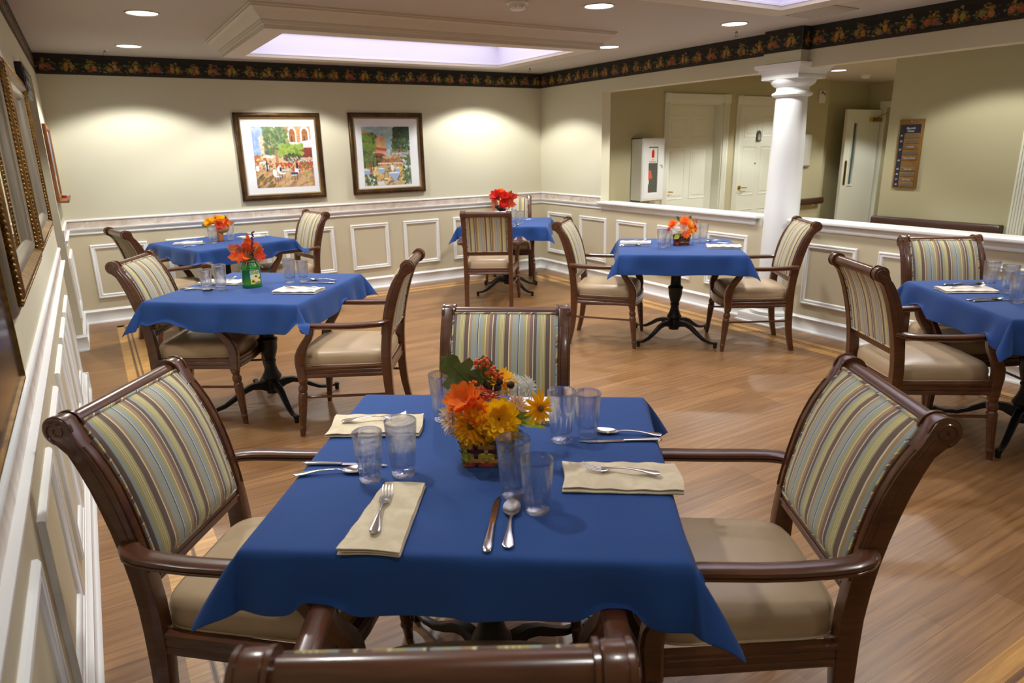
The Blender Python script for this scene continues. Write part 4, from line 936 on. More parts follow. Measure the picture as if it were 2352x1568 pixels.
def table(x, y, deg, tl, cl, drops, seed, tilt=26):
    t = table0 if ft[0] else copy_tree(table0); ft[0] = False
    t.location = (x, y, 0); t.rotation_euler = (0, 0, math.radians(deg)); t['label'] = tl; t['category'] = 'table'; t['group'] = 'black pedestal tables'
    cm_ = cloth_mesh(*drops, seed, tilt); drape_over_arms(cm_, x, y, deg)
    o = cm_.build('tablecloth', cloth, ang=80, fix=True)
    sd = o.modifiers.new('thickness', 'SOLIDIFY'); sd.thickness = .0014; sd.offset = 1
    sb = o.modifiers.new('smooth', 'SUBSURF'); sb.levels = 1; sb.render_levels = 1
    o.location = (x, y, 0); o.rotation_euler = (0, 0, math.radians(deg)); tag(o, cl, 'tablecloth', 'blue tablecloths')
TB = dict(M=(1.024, 1.475, -36.), K=(4.206, 4.002, -39.7), C=(1.04, 4.334, -40.6), R=(4.096, 6.496, -37.3), E=(4.351, 1.516, -33.7), P=(1.225, 6.87, -70.8))
table(*TB['M'], 'nearest pedestal table, its black base glimpsed below the front hem', 'blue tablecloth on the nearest table, with the sunny yellow flower basket', (.12, .15, .128, .14), 1, 30)
table(*TB['C'], 'black pedestal table carrying the green milk can', 'blue tablecloth under the green milk can', (.15, .15, .158, .14), 2)
table(*TB['K'], 'black pedestal table standing in front of the column', 'blue tablecloth under the orange flower basket, before the half wall', (.145, .15, .145, .14), 3)
table(*TB['R'], 'black pedestal table in the back right corner', 'blue tablecloth in the back right corner, under red flowers', (.14, .14, .14, .14), 4)
table(*TB['E'], 'black pedestal table cut off by the right edge', 'blue tablecloth cut off by the right edge', (.14, .14, .15, .14), 5)
table(*TB['P'], 'black pedestal table in the back left, mostly hidden behind another', 'blue tablecloth in the back left, under the small pumpkin vase', (.14, .14, .14, .14), 6)
CT = TZ+.0045          # top of the cloth

# ================================================================== GLASSES
def tumbler(h, r1):
    m = MB(); n = 112; r0 = r1*.74
    def rad(t): return r0+(r1-r0)*t**.85
    prof = [(0, r0*.90), (.003, r0*.985), (.010, r0*1.0), (.016, r0*.95), (.019, r0*.93), (.023, r0*1.0)]
    for i in range(1, 29): t = i/28; prof.append((.023+(h-.026)*t, rad(.1+.9*t)))
    prof += [(h-.001, r1-.0003), (h, r1-.0012), (h-.001, r1-.0026)]
    inner = [(h-.01-(h-.040)*t, rad(.1+.9*(1-t))-.0036) for t in [i/9 for i in range(10)]]+[(.026, r0*.72), (.023, r0*.45), (.022, .0015)]
    v = []
    allp = prof+inner
    for k, (z, r) in enumerate(allp):
        for i in range(n):
            a = 2*PI*i/n; q = 0
            if k < len(prof):
                if z < .012: q = -.0011*(math.cos(16*a)*.5+.5)
                elif .023 < z < h*.62:
                    top = h*(.40+.18*math.cos(7*a)**2*(1 if math.cos(14*a) > 0 else .6)); q = -.0028*(math.cos(7*a)**2)*max(0, min(1, (top-z)/.010))
            v.append(((r+q)*math.cos(a), (r+q)*math.sin(a), z))
    N = len(allp); f = [(k*n+i, k*n+(i+1) % n, (k+1)*n+(i+1) % n, (k+1)*n+i) for k in range(N-1) for i in range(n)]+[tuple(range(n-1, -1, -1)), tuple((N-1)*n+i for i in range(n))]
    m.add(v, f); return m
GT = tumbler(.148, .0405).build('water_glass', glassm, ang=60); GS = tumbler(.130, .0375).build('juice_glass', glassm, ang=60); gu = {'t': True, 's': True}
def glass(kind, x, y, label, group):
    src = GT if kind == 't' else GS
    o = src if gu[kind] else src.copy()
    if not gu[kind]: COL.objects.link(o)
    gu[kind] = False
    o.location = (x, y, CT+.0003); o.rotation_euler = (0, 0, random.uniform(0, 1)); tag(o, label, 'glass', group)
# ================================================================== CUTLERY  (local +Y = business end, origin at the middle, rests on z=0)
def strip_mesh(st, n=10):
    # stations (y, half width, z, thickness, dish)
    m = MB(); v = []; 
    for y, w, z, t, d in st:
        top = []; bot = []
        for i in range(n+1):
            u = -1+2*i/n; e = 1-u*u
            top.append((u*w, y, z+t*.5*math.sqrt(max(e, 0))+t*.2-d*e)); bot.append((u*w*.98, y, z-t*.5*math.sqrt(max(e, 0))-d*e))
        v += top+bot[::-1]
    k = 2*(n+1); f = [(a*k+i, a*k+(i+1) % k, (a+1)*k+(i+1) % k, (a+1)*k+i) for a in range(len(st)-1) for i in range(k)]
    f += [tuple(range(k)), tuple((len(st)-1)*k+i for i in range(k))]
    return m.add(v, f)
HAND = [(-.095, .004, .0045, .0022, 0), (-.092, .009, .0045, .0026, 0), (-.085, .0115, .005, .0028, 0), (-.070, .0105, .006, .003, 0), (-.05, .0070, .0085, .003, 0), (-.03, .0045, .0105, .003, 0), (-.005, .0035, .0115, .003, 0), (.015, .0035, .0105, .003, 0)]
def spoon_m():
    st = HAND+[(.028, .0045, .0075, .0025, 0)]
    for t in (.05, .10, .18, .28, .4, .52, .64, .75, .84, .91, .96, .99, 1.0):
        w = .0205*math.sqrt(max(0, 1-abs((t-.56)/(.56 if t < .56 else .445))**2.2)); st.append((.028+.066*t, max(w, .0035 if t < .5 else .0008), max(.0078, .0062+.005*t*t), .0014, .0062*math.sin(PI*min(1, t))**.8))
    return strip_mesh(st, 12)
def fork_m():
    m = strip_mesh(HAND+[(.025, .0055, .008, .0026, 0), (.035, .0115, .0055, .0022, 0), (.043, .0130, .0045, .002, 0), (.050, .0130, .0042, .002, 0)], 10)
    for k in range(4):
        x = (k-1.5)*.0073
        m.sweep([(x, .048, .0048), (x, .062, .0055), (x, .078, .0085), (x, .090, .0135), (x*.97, .096, .0165)], rectp(1, 1), scale=[(.0045, .002), (.0042, .002), (.0036, .0018), (.0028, .0015), (.0012, .0008)])
    return m
def knife_m():
    m = strip_mesh([(-.115, .004, .0035, .003, 0), (-.112, .0085, .0035, .0045, 0), (-.10, .0100, .004, .006, 0), (-.07, .0085, .004, .006, 0), (-.03, .0065, .004, .0055, 0), (-.008, .0060, .004, .005, 0)], 10)
    pts = [(-.006, -.008), (-.0065, .02), (-.0075, .06), (-.006, .09), (.001, .112), (.006, .116), (.0075, .10), (.007, .05), (.006, -.008)]
    m.extr(pts, .0028, .0040, 'z'); return m
KB = knife_m().build('table_knife', steel, ang=40); SB = spoon_m().build('spoon', steel, ang=60); FB_ = fork_m().build('fork', steel, ang=50)
cu = set()
def cut(kind, tip, end, label, group, z=CT, tiltx=0):
    src = {'k': KB, 's': SB, 'f': FB_}[kind]; o = src
    if kind in cu: o = src.copy(); COL.objects.link(o)
    cu.add(kind); a = math.atan2(tip[1]-end[1], tip[0]-end[0])-PI/2
    o.location = ((tip[0]+end[0])/2, (tip[1]+end[1])/2, z); o.rotation_euler = (tiltx, 0, a)
    tag(o, label, {'k': 'knife', 's': 'spoon', 'f': 'fork'}[kind], group)
# ================================================================== NAPKINS : a strip folded in layers, extruded along its length
def napkin(cx, cy, ang, L, Wd, m_, label, group, layers=3, seed=0, th=.0022, taper=0):
    rs = np.random.RandomState(seed); pts = []; gap = .0052; hw = Wd/2
    for k in range(layers):
        z = .0022+k*gap; s = 1 if k % 2 == 0 else -1; w = hw-.004*(k % 2)-rs.uniform(0, .004)
        xs = np.linspace(-s*w, s*w, 9); pts += [(x, z) for x in xs]
        if k < layers-1: pts += [(s*(w+.0022), z+gap*.25), (s*(w+.003), z+gap*.5), (s*(w+.0022), z+gap*.75)]
    n = len(pts); NL = 15; v = []; ph = rs.uniform(0, 6, 6)
    for side in (0, 1):
        for j in range(NL+1):
            y = -L/2+L*j/NL
            for i, (x, z) in enumerate(pts):
                a, b = pts[max(i-1, 0)], pts[min(i+1, n-1)]; d = Vector((b[0]-a[0], 0, b[1]-a[1])).normalized(); nx, nz = -d.z, d.x
                o = th*(.5 if side else -.5)
                wv = (z/.012)*(.0016*math.sin(8*y/L*3+ph[0]+x*20)+.0012*math.sin(30*x+ph[1]+y*22))
                ex = .0022*math.sin(ph[2]+y*14+z*300); x *= 1-taper*(y/L+.3); v.append((x+nx*o+ex*(z/.012)*.4, y+.004*math.sin(ph[3]+x*34)*(1 if j in (0, NL) else 0), max(z+nz*o+wv, .0006 if side == 0 else .001)))
    K = (NL+1)*n; f = []
    for j in range(NL):
        for i in range(n-1):
            a = j*n+i; f += [(a, a+1, a+n+1, a+n), (K+a, K+a+n, K+a+n+1, K+a+1)]
    for j in range(NL):
        a = j*n; b = a+n-1; f += [(a, a+n, K+a+n, K+a), (b, K+b, K+b+n, b+n)]
    for i in range(n-1):
        a = i; b = NL*n+i; f += [(a, K+a, K+a+1, a+1), (b, b+1, K+b+1, K+b)]
    m = MB(); m.add(v, f); o = m.build('napkin', m_, ang=75); o.location = (cx, cy, CT); o.rotation_euler = (0, 0, ang); tag(o, label, 'napkin', group); return o
NZ_ = CT+.0022+2*.0052+.004
GM, GC, GK, GR, GE, GP = ['glasses on the %s table' % t for t in ('nearest', 'milk can', 'column side', 'corner', 'right edge', 'back left')]
def nm(x): return math.radians(x)
# nearest table: positions read at the tabletop
glass('s', .716, 1.514, 'shorter fluted glass of the left pair on the nearest table', GM); glass('t', .797, 1.496, 'taller fluted glass of the left pair on the nearest table', GM)
glass('t', .974, 1.246, 'taller fluted glass right in front of the woven flower basket', GM); glass('s', .981, 1.158, 'shorter fluted glass nearest the spoon bowl on the nearest table', GM)
glass('t', 1.250, 1.442, 'taller fluted glass right of the flower basket', GM); glass('s', 1.331, 1.430, 'shorter fluted glass right of the flower basket, beside the spoon', GM)
glass('t', 1.040, 1.765, 'taller fluted glass behind the big green leaf of the basket', GM); glass('s', 1.052, 1.675, 'shorter glass almost hidden behind the pale flower of the basket', GM)
napkin(.684, 1.312, nm(-36-2), .29, .125, napk, 'beige folded napkin with an upright fork, front left of the nearest table', 'napkins on the nearest table', 3, 1, taper=.28)
napkin(1.235, 1.168, nm(-36-90), .285, .145, napk, 'beige folded napkin at the right of the nearest table, fork across it', 'napkins on the nearest table', 3, 2)
napkin(.848, 1.822, nm(-36-90+4), .27, .145, napk, 'beige folded napkin at the far left of the nearest table', 'napkins on the nearest table', 3, 3)
napkin(1.290, 1.672, nm(-40), .20, .155, napw, 'pale folded napkin behind the yellow flower of the basket', 'napkins on the nearest table', 3, 4)
FN, KN, SN = 'forks', 'table knives', 'spoons'
cut('f', (.723, 1.408), (.622, 1.237), 'fork on the front left napkin, tines pointing away from us', FN, NZ_)
cut('k', (.938, 1.262), (.800, 1.072), 'table knife beside the spoon at the front of the nearest table', KN); cut('s', (.955, 1.222), (.842, 1.058), 'spoon with its bowl towards the front glasses', SN)
cut('f', (1.165, 1.248), (1.315, 1.106), 'fork lying on the right napkin of the nearest table', FN, NZ_)
cut('s', (1.372, 1.425), (1.490, 1.318), 'spoon on the right of the nearest table, behind the knife', SN); cut('k', (1.277, 1.402), (1.485, 1.284), 'table knife on the right of the nearest table', KN)
cut('f', (.935, 1.812), (.765, 1.880), 'fork on the far left napkin, seen through a glass', FN, NZ_)
cut('s', (.722, 1.568), (.565, 1.638), 'spoon at the left edge of the nearest table', SN); cut('k', (.785, 1.560), (.590, 1.700), 'table knife at the left edge of the nearest table', KN)
# milk can table
glass('s', .740, 4.372, 'shorter glass left of the green milk can, leftmost of its pair', GC); glass('t', .822, 4.388, 'taller glass next to the left of the green milk can', GC)
glass('t', 1.224, 4.346, 'taller glass right of the green milk can', GC); glass('s', 1.303, 4.335, 'shorter glass right of the green milk can, beside a spoon', GC)
napkin(1.190, 4.010, nm(-40-90), .26, .14, napw, 'rumpled pale napkin at the front right of the milk can table', 'napkins on the milk can table', 4, 5)
napkin(.865, 4.58, nm(-38-90), .27, .13, napw, 'pale napkin behind the glasses of the milk can table', 'napkins on the milk can table', 3, 6)
cut('k', (1.262, 4.275), (1.440, 4.135), 'table knife right of the milk can', KN); cut('s', (1.345, 4.345), (1.475, 4.225), 'spoon right of the milk can, behind the knife', SN)
cut('f', (1.12, 4.06), (1.27, 3.94), 'fork on the rumpled napkin of the milk can table', FN, NZ_+.005)
cut('k', (.790, 4.40), (.610, 4.54), 'table knife at the left edge of the milk can table', KN); cut('s', (.775, 4.375), (.625, 4.490), 'dark seen spoon beside the knife on the left of the milk can table', SN)
cut('f', (.935, 4.60), (.795, 4.53), 'fork on the napkin behind the glasses of the milk can table', FN, NZ_)
# column side table
glass('t', 4.030, 4.000, 'front glass of the pair left of the orange flower basket', GK); glass('s', 4.122, 4.035, 'rear glass of the pair left of the orange flower basket', GK)
glass('s', 4.455, 4.045, 'left glass of the pair right of the orange flower basket', GK); glass('t', 4.536, 4.042, 'right glass of the pair right of the orange flower basket', GK)
napkin(4.05, 4.33, nm(-40-90), .25, .13, napw, 'pale napkin at the far left of the orange flower basket table', 'napkins on the column side table', 3, 7)
napkin(4.41, 3.71, nm(-40-90), .26, .14, napw, 'pale napkin at the right of the orange flower basket table', 'napkins on the column side table', 4, 8)
cut('k', (4.01, 4.115), (3.84, 4.245), 'table knife left of the orange flower basket', KN); cut('s', (3.985, 4.205), (3.87, 4.305), 'spoon left of the orange flower basket', SN)
cut('k', (4.45, 3.965), (4.63, 3.83), 'table knife right of the orange flower basket', KN); cut('s', (4.56, 4.05), (4.70, 3.94), 'spoon right of the orange flower basket', SN)
cut('f', (4.35, 3.77), (4.50, 3.64), 'fork on the right napkin of the orange flower basket table', FN, NZ_+.005); cut('f', (4.12, 4.30), (3.97, 4.37), 'fork on the far left napkin of the orange flower basket table', FN, NZ_)
# corner table
glass('t', 4.045, 6.268, 'left glass beside the chair back on the corner table', GR); glass('s', 4.130, 6.262, 'right glass on the corner table with red flowers', GR)
cut('s', (3.985, 6.09), (3.90, 5.985+.03), 'spoon shining on the corner table', SN); cut('k', (3.93, 6.115), (3.83, 6.03), 'table knife beside the spoon on the corner table', KN)
cut('s', (4.30, 6.56), (4.43, 6.44), 'spoon at the far side of the corner table', SN)
# right edge table
glass('t', 4.35, 1.785, 'left of the three glasses on the right edge table', GE); glass('t', 4.285, 1.665, 'middle of the three glasses on the right edge table', GE); glass('t', 4.075, 1.535, 'glass at the very right edge of the picture', GE)
napkin(4.175, 1.815, nm(-34-90), .27, .135, napw, 'pale napkin on the table cut by the right edge', 'napkins on the right edge table', 3, 9)
cut('f', (4.27, 1.77), (4.11, 1.87), 'fork on the napkin of the right edge table', FN, NZ_)
cut('s', (4.095, 1.605), (3.935, 1.690), 'spoon at the front of the right edge table', SN); cut('k', (4.115, 1.570), (3.945, 1.652), 'table knife beneath the spoon of the right edge table', KN)
cut('k', (4.41, 1.84), (4.25, 1.96), 'table knife at the back of the right edge table', KN); cut('s', (4.45, 1.85), (4.31, 1.94), 'spoon at the back of the right edge table', SN)
# back left table
glass('t', 1.128, 6.752, 'left glass on the far left table before the pumpkin vase', GP); glass('t', 1.310, 6.93, 'right glass on the far left table', GP)
napkin(.93, 6.86, nm(-70-90+55), .24, .12, napw, 'pale napkin on the left half of the far left table', 'napkins on the back left table', 3, 10)
napkin(1.50, 6.97, nm(-80), .22, .13, napw, 'pale napkin on the right half of the far left table', 'napkins on the back left table', 3, 11)
cut('s', (1.03, 6.72), (.90, 6.68), 'spoon on the far left table', SN); cut('k', (1.05, 6.69), (.89, 6.63), 'table knife on the far left table', KN)
cut('f', (.99, 6.90), (.86, 6.83), 'fork on the napkin of the far left table', FN, NZ_)
# ================================================================== FLOWERS
def basis(nrm):
    n = Vector(nrm).normalized(); a = n.orthogonal().normalized(); b = n.cross(a); return a, b, n
def petal(m, c, d, n, L, w, lift, curl, rs, seg=5):
    # d: outward direction in the flower plane, n: flower axis
    s = n.cross(d); v = []
    for i in range(seg+1):
        t = i/seg; ww = w*(.42, .80, 1.04, 1.12, .92, .36)[i]; h = lift*t+curl*t*t
        p = c+d*(L*t)+n*(h*L)
        v += [tuple(p-s*ww+n*ww*.35), tuple(p), tuple(p+s*ww+n*ww*.35)]
    f = []
    for i in range(seg):
        a = i*3; f += [(a, a+1, a+4, a+3), (a+1, a+2, a+5, a+4)]
    m.add(v, f)
def flower_mesh(c, nrm, R, kind, rs):
    a, b, n = basis(nrm); c = Vector(c); m = MB()
    layers = {'mum': [(1.0, 20, -.10, .12, .085), (.90, 18, .12, .22, .085), (.76, 16, .36, .3, .085), (.6, 14, .6, .3, .08), (.44, 10, .95, .2, .075), (.28, 7, 1.5, 0, .06)],
              'dahlia': [(1.0, 13, -.15, .15, .18), (.88, 13, .08, .28, .18), (.74, 12, .34, .35, .17), (.58, 10, .62, .35, .15), (.42, 8, 1.0, .1, .13), (.26, 6, 1.6, -.3, .10)],
              'daisy': [(1.0, 13, .1, -.25, .10), (.8, 11, .3, -.1, .09), (.45, 9, .9, .0, .05)],
              'peony': [(1.0, 9, .0, .45, .26), (.85, 8, .35, .5, .25), (.66, 7, .7, .3, .22), (.46, 6, 1.1, -.2, .18), (.28, 4, 1.6, -.6, .14)]}[kind]
    for sc, k, lift, curl, w in layers:
        off = rs.uniform(0, 6.28)
        for i in range(k):
            t = off+2*PI*i/k+rs.uniform(-.12, .12); d = a*math.cos(t)+b*math.sin(t); q = rs.uniform(.88, 1.08)
            petal(m, c+d*R*.06, d, n, R*sc*q, R*w*rs.uniform(.9, 1.15), lift+rs.uniform(-.08, .08), curl, rs)
    # calyx
    m2 = MB(); return m
def flower(c, nrm, R, kind, mm, parent, seed, name='flower', center=None, label=None):
    rs = np.random.RandomState(seed); o = flower_mesh(c, nrm, R, kind, rs).build(name, mm, parent, ang=80, fix=False)
    if label: o['label'] = label
    if center:
        bm = bmesh.new(); bmesh.ops.create_icosphere(bm, subdivisions=2, radius=R*.17); cc = Vector(c)+Vector(nrm).normalized()*R*.16
        bmesh.ops.transform(bm, matrix=Matrix.Translation(cc), verts=bm.verts); MB().bm(bm).build('flower_centre', center, o)
    return o
def leaf(c, d, up, L, w, mm, parent, lobes=None, name='leaf', fold=.25, droop=.2, label=None):
    # outline in (along, across); lobed like maple/oak when lobes given
    c, d = Vector(c), Vector(d).normalized(); s = d.cross(Vector(up)).normalized(); n = s.cross(d).normalized()
    if lobes == 'maple': w *= .66; L *= .86
    if lobes == 'maple': half = [(0, .04), (.10, .36), (.06, .62), (.22, .52), (.30, .78), (.36, .98), (.46, .62), (.58, .46), (.66, .56), (.80, .50), (.72, .30), (.84, .26), (1.0, 0)]
    elif lobes == 'oak': half = [(0, .03), (.10, .30), (.04, .62), (.22, .60), (.34, .36), (.40, .82), (.56, .86), (.60, .40), (.76, .52), (.86, .40), (.92, .18), (1.0, 0)]
    else: half = [(0, .05), (.15, .55), (.35, .92), (.55, .95), (.75, .66), (.9, .3), (1, 0)]
    m = MB(); spine = [(t, 0) for t, _ in half]; v = []
    def P(t, a): return tuple(c+d*(L*t)+s*(a*w)+n*(abs(a)*w*fold-droop*L*t*t+.04*L*math.sin(9*t+3*a)))
    for t, a in half: v.append(P(t, 0))
    k = len(half)
    for sg in (1, -1):
        for t, a in half: v.append(P(t, sg*a))
    f = []
    for i in range(k-1):
        f += [(i, i+1, k+i+1, k+i), (i, 2*k+i, 2*k+i+1, i+1)]
    m.add(v, f)
    vein = [P(t, 0) for t in np.linspace(-.25, .97, 6)]; m.tube([tuple(Vector(p)+n*.0004) for p in vein], [.0013, .0012, .001, .0008, .0006, .0003], 5)
    o = m.build(name, mm, parent, ang=80, fix=False)
    if label: o['label'] = label
    return o
def berries(pts, r, mm, parent, stem=None, name='berry_spray'):
    m = MB()
    for p in pts:
        bm = bmesh.new(); bmesh.ops.create_icosphere(bm, subdivisions=2, radius=r*random.uniform(.85, 1.15)); bmesh.ops.transform(bm, matrix=Matrix.Translation(p), verts=bm.verts); m.bm(bm)
    o = m.build(name, mm, parent)
    if stem:
        s = MB(); 
        for st in stem: s.tube(st, .0012, 5)
        s.build('stem', stemm, o)
    return o
stemm = mat('stem_green', (52, 84, 40), .6)
yel = mat('petal_yellow', (255, 214, 20), .65, var=((40, 40, 40), .3, (252, 190, 10))); yel2 = mat('petal_golden', (252, 196, 14), .65, var=((40, 40, 40), .3, (240, 160, 10)))
ora = mat('petal_orange', (255, 156, 52), .65, var=((40, 40, 40), .3, (255, 124, 34))); crm = mat('petal_cream', (250, 232, 208), .7, var=((40, 40, 40), .3, (240, 208, 180))); wht = mat('petal_white', (232, 232, 222), .7)
coral = mat('petal_coral', (232, 80, 50), .65); redp = mat('petal_red', (226, 24, 26), .6, var=((40, 40, 40), .3, (240, 60, 30))); crim = mat('petal_crimson', (196, 16, 48), .6); peach = mat('petal_peach', (242, 172, 130), .7)
lgr = mat('leaf_olive', (104, 112, 52), .55, var=((30, 30, 30), .3, (64, 80, 34))); lg2 = mat('leaf_green', (120, 146, 56), .55); lyg = mat('leaf_lime', (176, 190, 60), .55)
lor = mat('leaf_orange', (236, 96, 24), .55, var=((26, 26, 26), .2, (214, 60, 20))); lre = mat('leaf_red', (206, 44, 26), .55, var=((26, 26, 26), .2, (226, 84, 34))); ltn = mat('leaf_tan', (170, 116, 62), .6, var=((26, 26, 26), .25, (190, 80, 50)))
lor2 = mat('leaf_amber', (240, 130, 30), .55, var=((26, 26, 26), .2, (224, 84, 24))); lpk = mat('leaf_rose_tan', (200, 130, 92), .6, var=((26, 26, 26), .25, (176, 80, 60)))
bor = mat('berry_orange', (226, 96, 40), .35); bpu = mat('berry_purple', (86, 18, 36), .4); conem = mat('pine_cone', (40, 24, 18), .6)
for _n, _m in list(MATS.items()):
    if _n.startswith(('petal_', 'leaf_')): thin(_m, .45 if _n[0] == 'p' else .3)
cent = mat('flower_eye', (110, 90, 20), .8)
# woven basket
def basket(r, hw, hd, h, cols, hc, hr, hang):
    # square-ish woven body: weavers go round, stakes go up
    m0 = MB(); NS = 5
    def loop(k, n=4):
        p = []; 
        for sx, sy, ax in ((-1, -1, 0), (1, -1, 1), (1, 1, 2), (-1, 1, 3)):
            for i in range(NS*4):
                t = i/(NS*4)
                if ax == 0: q = (-1+2*t, -1)
                elif ax == 1: q = (1, -1+2*t)
                elif ax == 2: q = (1-2*t, 1)
                else: q = (-1, 1-2*t)
                p.append((q, ax, t))
        return p
    nr = 7
    for row in range(nr):
        z0 = h*row/nr; z1 = h*(row+1)/nr-.0008; v = []; fl = .86+.14*(row+.5)/nr
        for q, ax, t in loop(0):
            ph = math.cos(PI*(t*NS-.5+row)) ; off = 1+.045*ph
            rx = (abs(q[0])**8+abs(q[1])**8)**(1/8); x, y = q[0]/rx*hw*fl*off, q[1]/rx*hd*fl*off
            v += [(x, y, z0+.001), (x*1.012, y*1.012, (z0+z1)/2), (x, y, z1)]
        n = len(v)//3; f = []
        for i in range(n):
            j = (i+1) % n; f += [(i*3, j*3, j*3+1, i*3+1), (i*3+1, j*3+1, j*3+2, i*3+2)]
        MB().add(v, f).build('weaver', cols[row % len(cols)], r, ang=70)
    for ax in range(4):
        for i in range(NS):
            t = (i+.5)/NS; q = [(-1+2*t, -1), (1, -1+2*t), (1-2*t, 1), (-1, 1-2*t)][ax]
            st = []; wv = .36/NS*2*hw
            for k in range(nr*4+1):
                z = h*k/(nr*4); row = min(nr-1, int(z/h*nr)); fl = .86+.14*z/h; ph = -math.cos(PI*(t*NS-.5+row)); off = 1+.05*ph*abs(math.sin(PI*(z/h*nr)))
                kx, ky = (1, off) if ax in (0, 2) else (off, 1); st.append((q[0]*hw*fl*kx*1.005, q[1]*hd*fl*ky*1.005, z))
            tx = (1, 0) if ax in (0, 2) else (0, 1); v = []
            for p in st: v += [(p[0]-tx[0]*wv/2, p[1]-tx[1]*wv/2, p[2]), (p[0]+tx[0]*wv/2, p[1]+tx[1]*wv/2, p[2])]
            f = [(k*2, k*2+1, k*2+3, k*2+2) for k in range(len(st)-1)]
            MB().add(v, f).build('stake', cols[(i+ax+2) % len(cols)], r, ang=70)
    rim = [(hw*1.03*(q[0]/(abs(q[0])**8+abs(q[1])**8)**(1/8)), hd*1.03*(q[1]/(abs(q[0])**8+abs(q[1])**8)**(1/8)), h+.002) for q, ax, t in loop(0)]
    MB().sweep(rim, [(-.003, -.006), (.003, -.006), (.003, .006), (-.003, .006)], closed=True).build('rim', cols[0], r, ang=70)
    c, s = math.cos(hang), math.sin(hang)
    hp = [(hr*math.cos(a)*c, hr*math.cos(a)*s, h-.03+(.135)*math.sin(a)) for a in [PI*i/20 for i in range(21)]]
    MB().sweep(hp, [(-.0065, -.0012), (.0065, -.0012), (.0065, .0012), (-.0065, .0012)], up=(-s, c, 0) if False else (0, 0, 1.0001)).build('handle', hc, r, ang=70)
    MB().box(-hw*.85, hw*.85, -hd*.85, hd*.85, .001, .004).build('bottom', cols[1], r, smooth=False)
def cam_axes(p):
    v = Vector((p[0]-CX, p[1], 0)).normalized(); return Vector((v.y, -v.x, 0)), -v     # image right, towards the camera
# ---- nearest table: basket of yellow and orange flowers
bw = [mat('splint_red', (150, 62, 50), .6), mat('splint_olive', (88, 76, 52), .6), mat('splint_tan', (186, 134, 60), .6), mat('splint_plum', (74, 24, 36), .6), mat('splint_lime', (160, 168, 26), .6)]
BC = (1.020, 1.450)
r = root('flower_basket', (BC[0], BC[1], CT), math.radians(-36), 'woven basket of yellow and orange flowers on the nearest table', 'flower arrangement')
basket(r, .072, .054, .090, [bw[0], bw[2], bw[4], bw[3], bw[2], bw[1], bw[4]], mat('handle_coral', (206, 84, 60), .5), .062, 0)
ax, ay = Vector((1, 0, 0)), Vector((0, -1, 0))      # in the basket frame: x right in the picture, -y towards us
def B(x, z, t=0): return (x, -t, z)
flower(B(.035, .135, .050), (.10, -.9, .45), .058, 'dahlia', yel, r, 1, label='big yellow dahlia'); flower(B(-.035, .118, .055), (-.1, -.95, .25), .052, 'mum', yel2, r, 2, center=cent, label='golden chrysanthemum')
flower(B(-.052, .170, .02), (-.35, -.6, .7), .048, 'peony', ora, r, 3, label='orange peony'); flower(B(-.088, .125, .03), (-.85, -.4, .0), .045, 'mum', crm, r, 4, label='cream chrysanthemum')
flower(B(.010, .178, -.01), (.0, -.2, .95), .042, 'mum', crm, r, 5); flower(B(.075, .150, .0), (.8, -.3, .4), .036, 'mum', crm, r, 6)
flower(B(.030, .198, -.05), (.2, -.3, .9), .045, 'mum', yel, r, 7); flower(B(.072, .196, -.06), (.6, -.2, .75), .034, 'daisy', wht, r, 8); flower(B(.105, .18, -.07), (.8, -.2, .4), .036, 'daisy', wht, r, 18)
flower(B(-.012, .185, .01), (0, -.5, .8), .034, 'daisy', coral, r, 9, center=cent); flower(B(-.018, .150, .045), (-.2, -.8, .4), .034, 'peony', ora, r, 10)
flower(B(.135, .155, .02), (.65, -.65, .1), .048, 'daisy', yel2, r, 11, center=cent, label='golden daisy reaching out to the right')
flower(B(-.01, .10, .045), (0, -1, 0), .04, 'mum', yel2, r, 12)
MB().tube([B(.06, .12, .02), B(.09, .135, .02), B(.128, .152, .02)], .0018, 6).build('stem', stemm, r)
leaf(B(-.035, .185, -.03), (-.75, .1, .75), (0, -1, .3), .125, .060, lgr, r, 'oak', fold=.2, droop=.05, label='large olive oak leaf'); leaf(B(-.01, .19, -.03), (.0, .15, 1), (.2, -1, 0), .085, .045, lgr, r, 'oak')
leaf(B(-.03, .165, -.02), (-.95, .1, .12), (0, -1, .6), .075, .032, lgr, r, 'oak')
leaf(B(.075, .125, .03), (.8, -.2, .4), (0, -1, .5), .05, .014, lg2, r); leaf(B(.08, .12, .03), (1, -.2, -.02), (0, -.5, 1), .075, .014, lyg, r); leaf(B(.065, .105, .05), (.8, -.4, -.3), (0, -.5, 1), .045, .016, lgr, r)
leaf(B(-.09, .135, .0), (-.9, -.2, .2), (0, -1, .6), .04, .008, lyg, r)
for cx_, cz_, n_ in ((-.022, .262, 9), (-.002, .268, 8), (.010, .238, 8), (.030, .232, 10), (-.036, .205, 5)):
    berries([B(cx_+random.uniform(-.012, .012), cz_+random.uniform(-.014, .014), -.01+random.uniform(-.01, .01)) for _ in range(n_)], .0052, bor, r, [[B(0, .14, 0), B(cx_*.6, .19, -.01), B(cx_, cz_, -.01)]])
berries([B(.005+.014*i-.02*(i % 2), .198+.008*(i % 3), -.01) for i in range(5)], .009, conem, r, name='dark_pod')
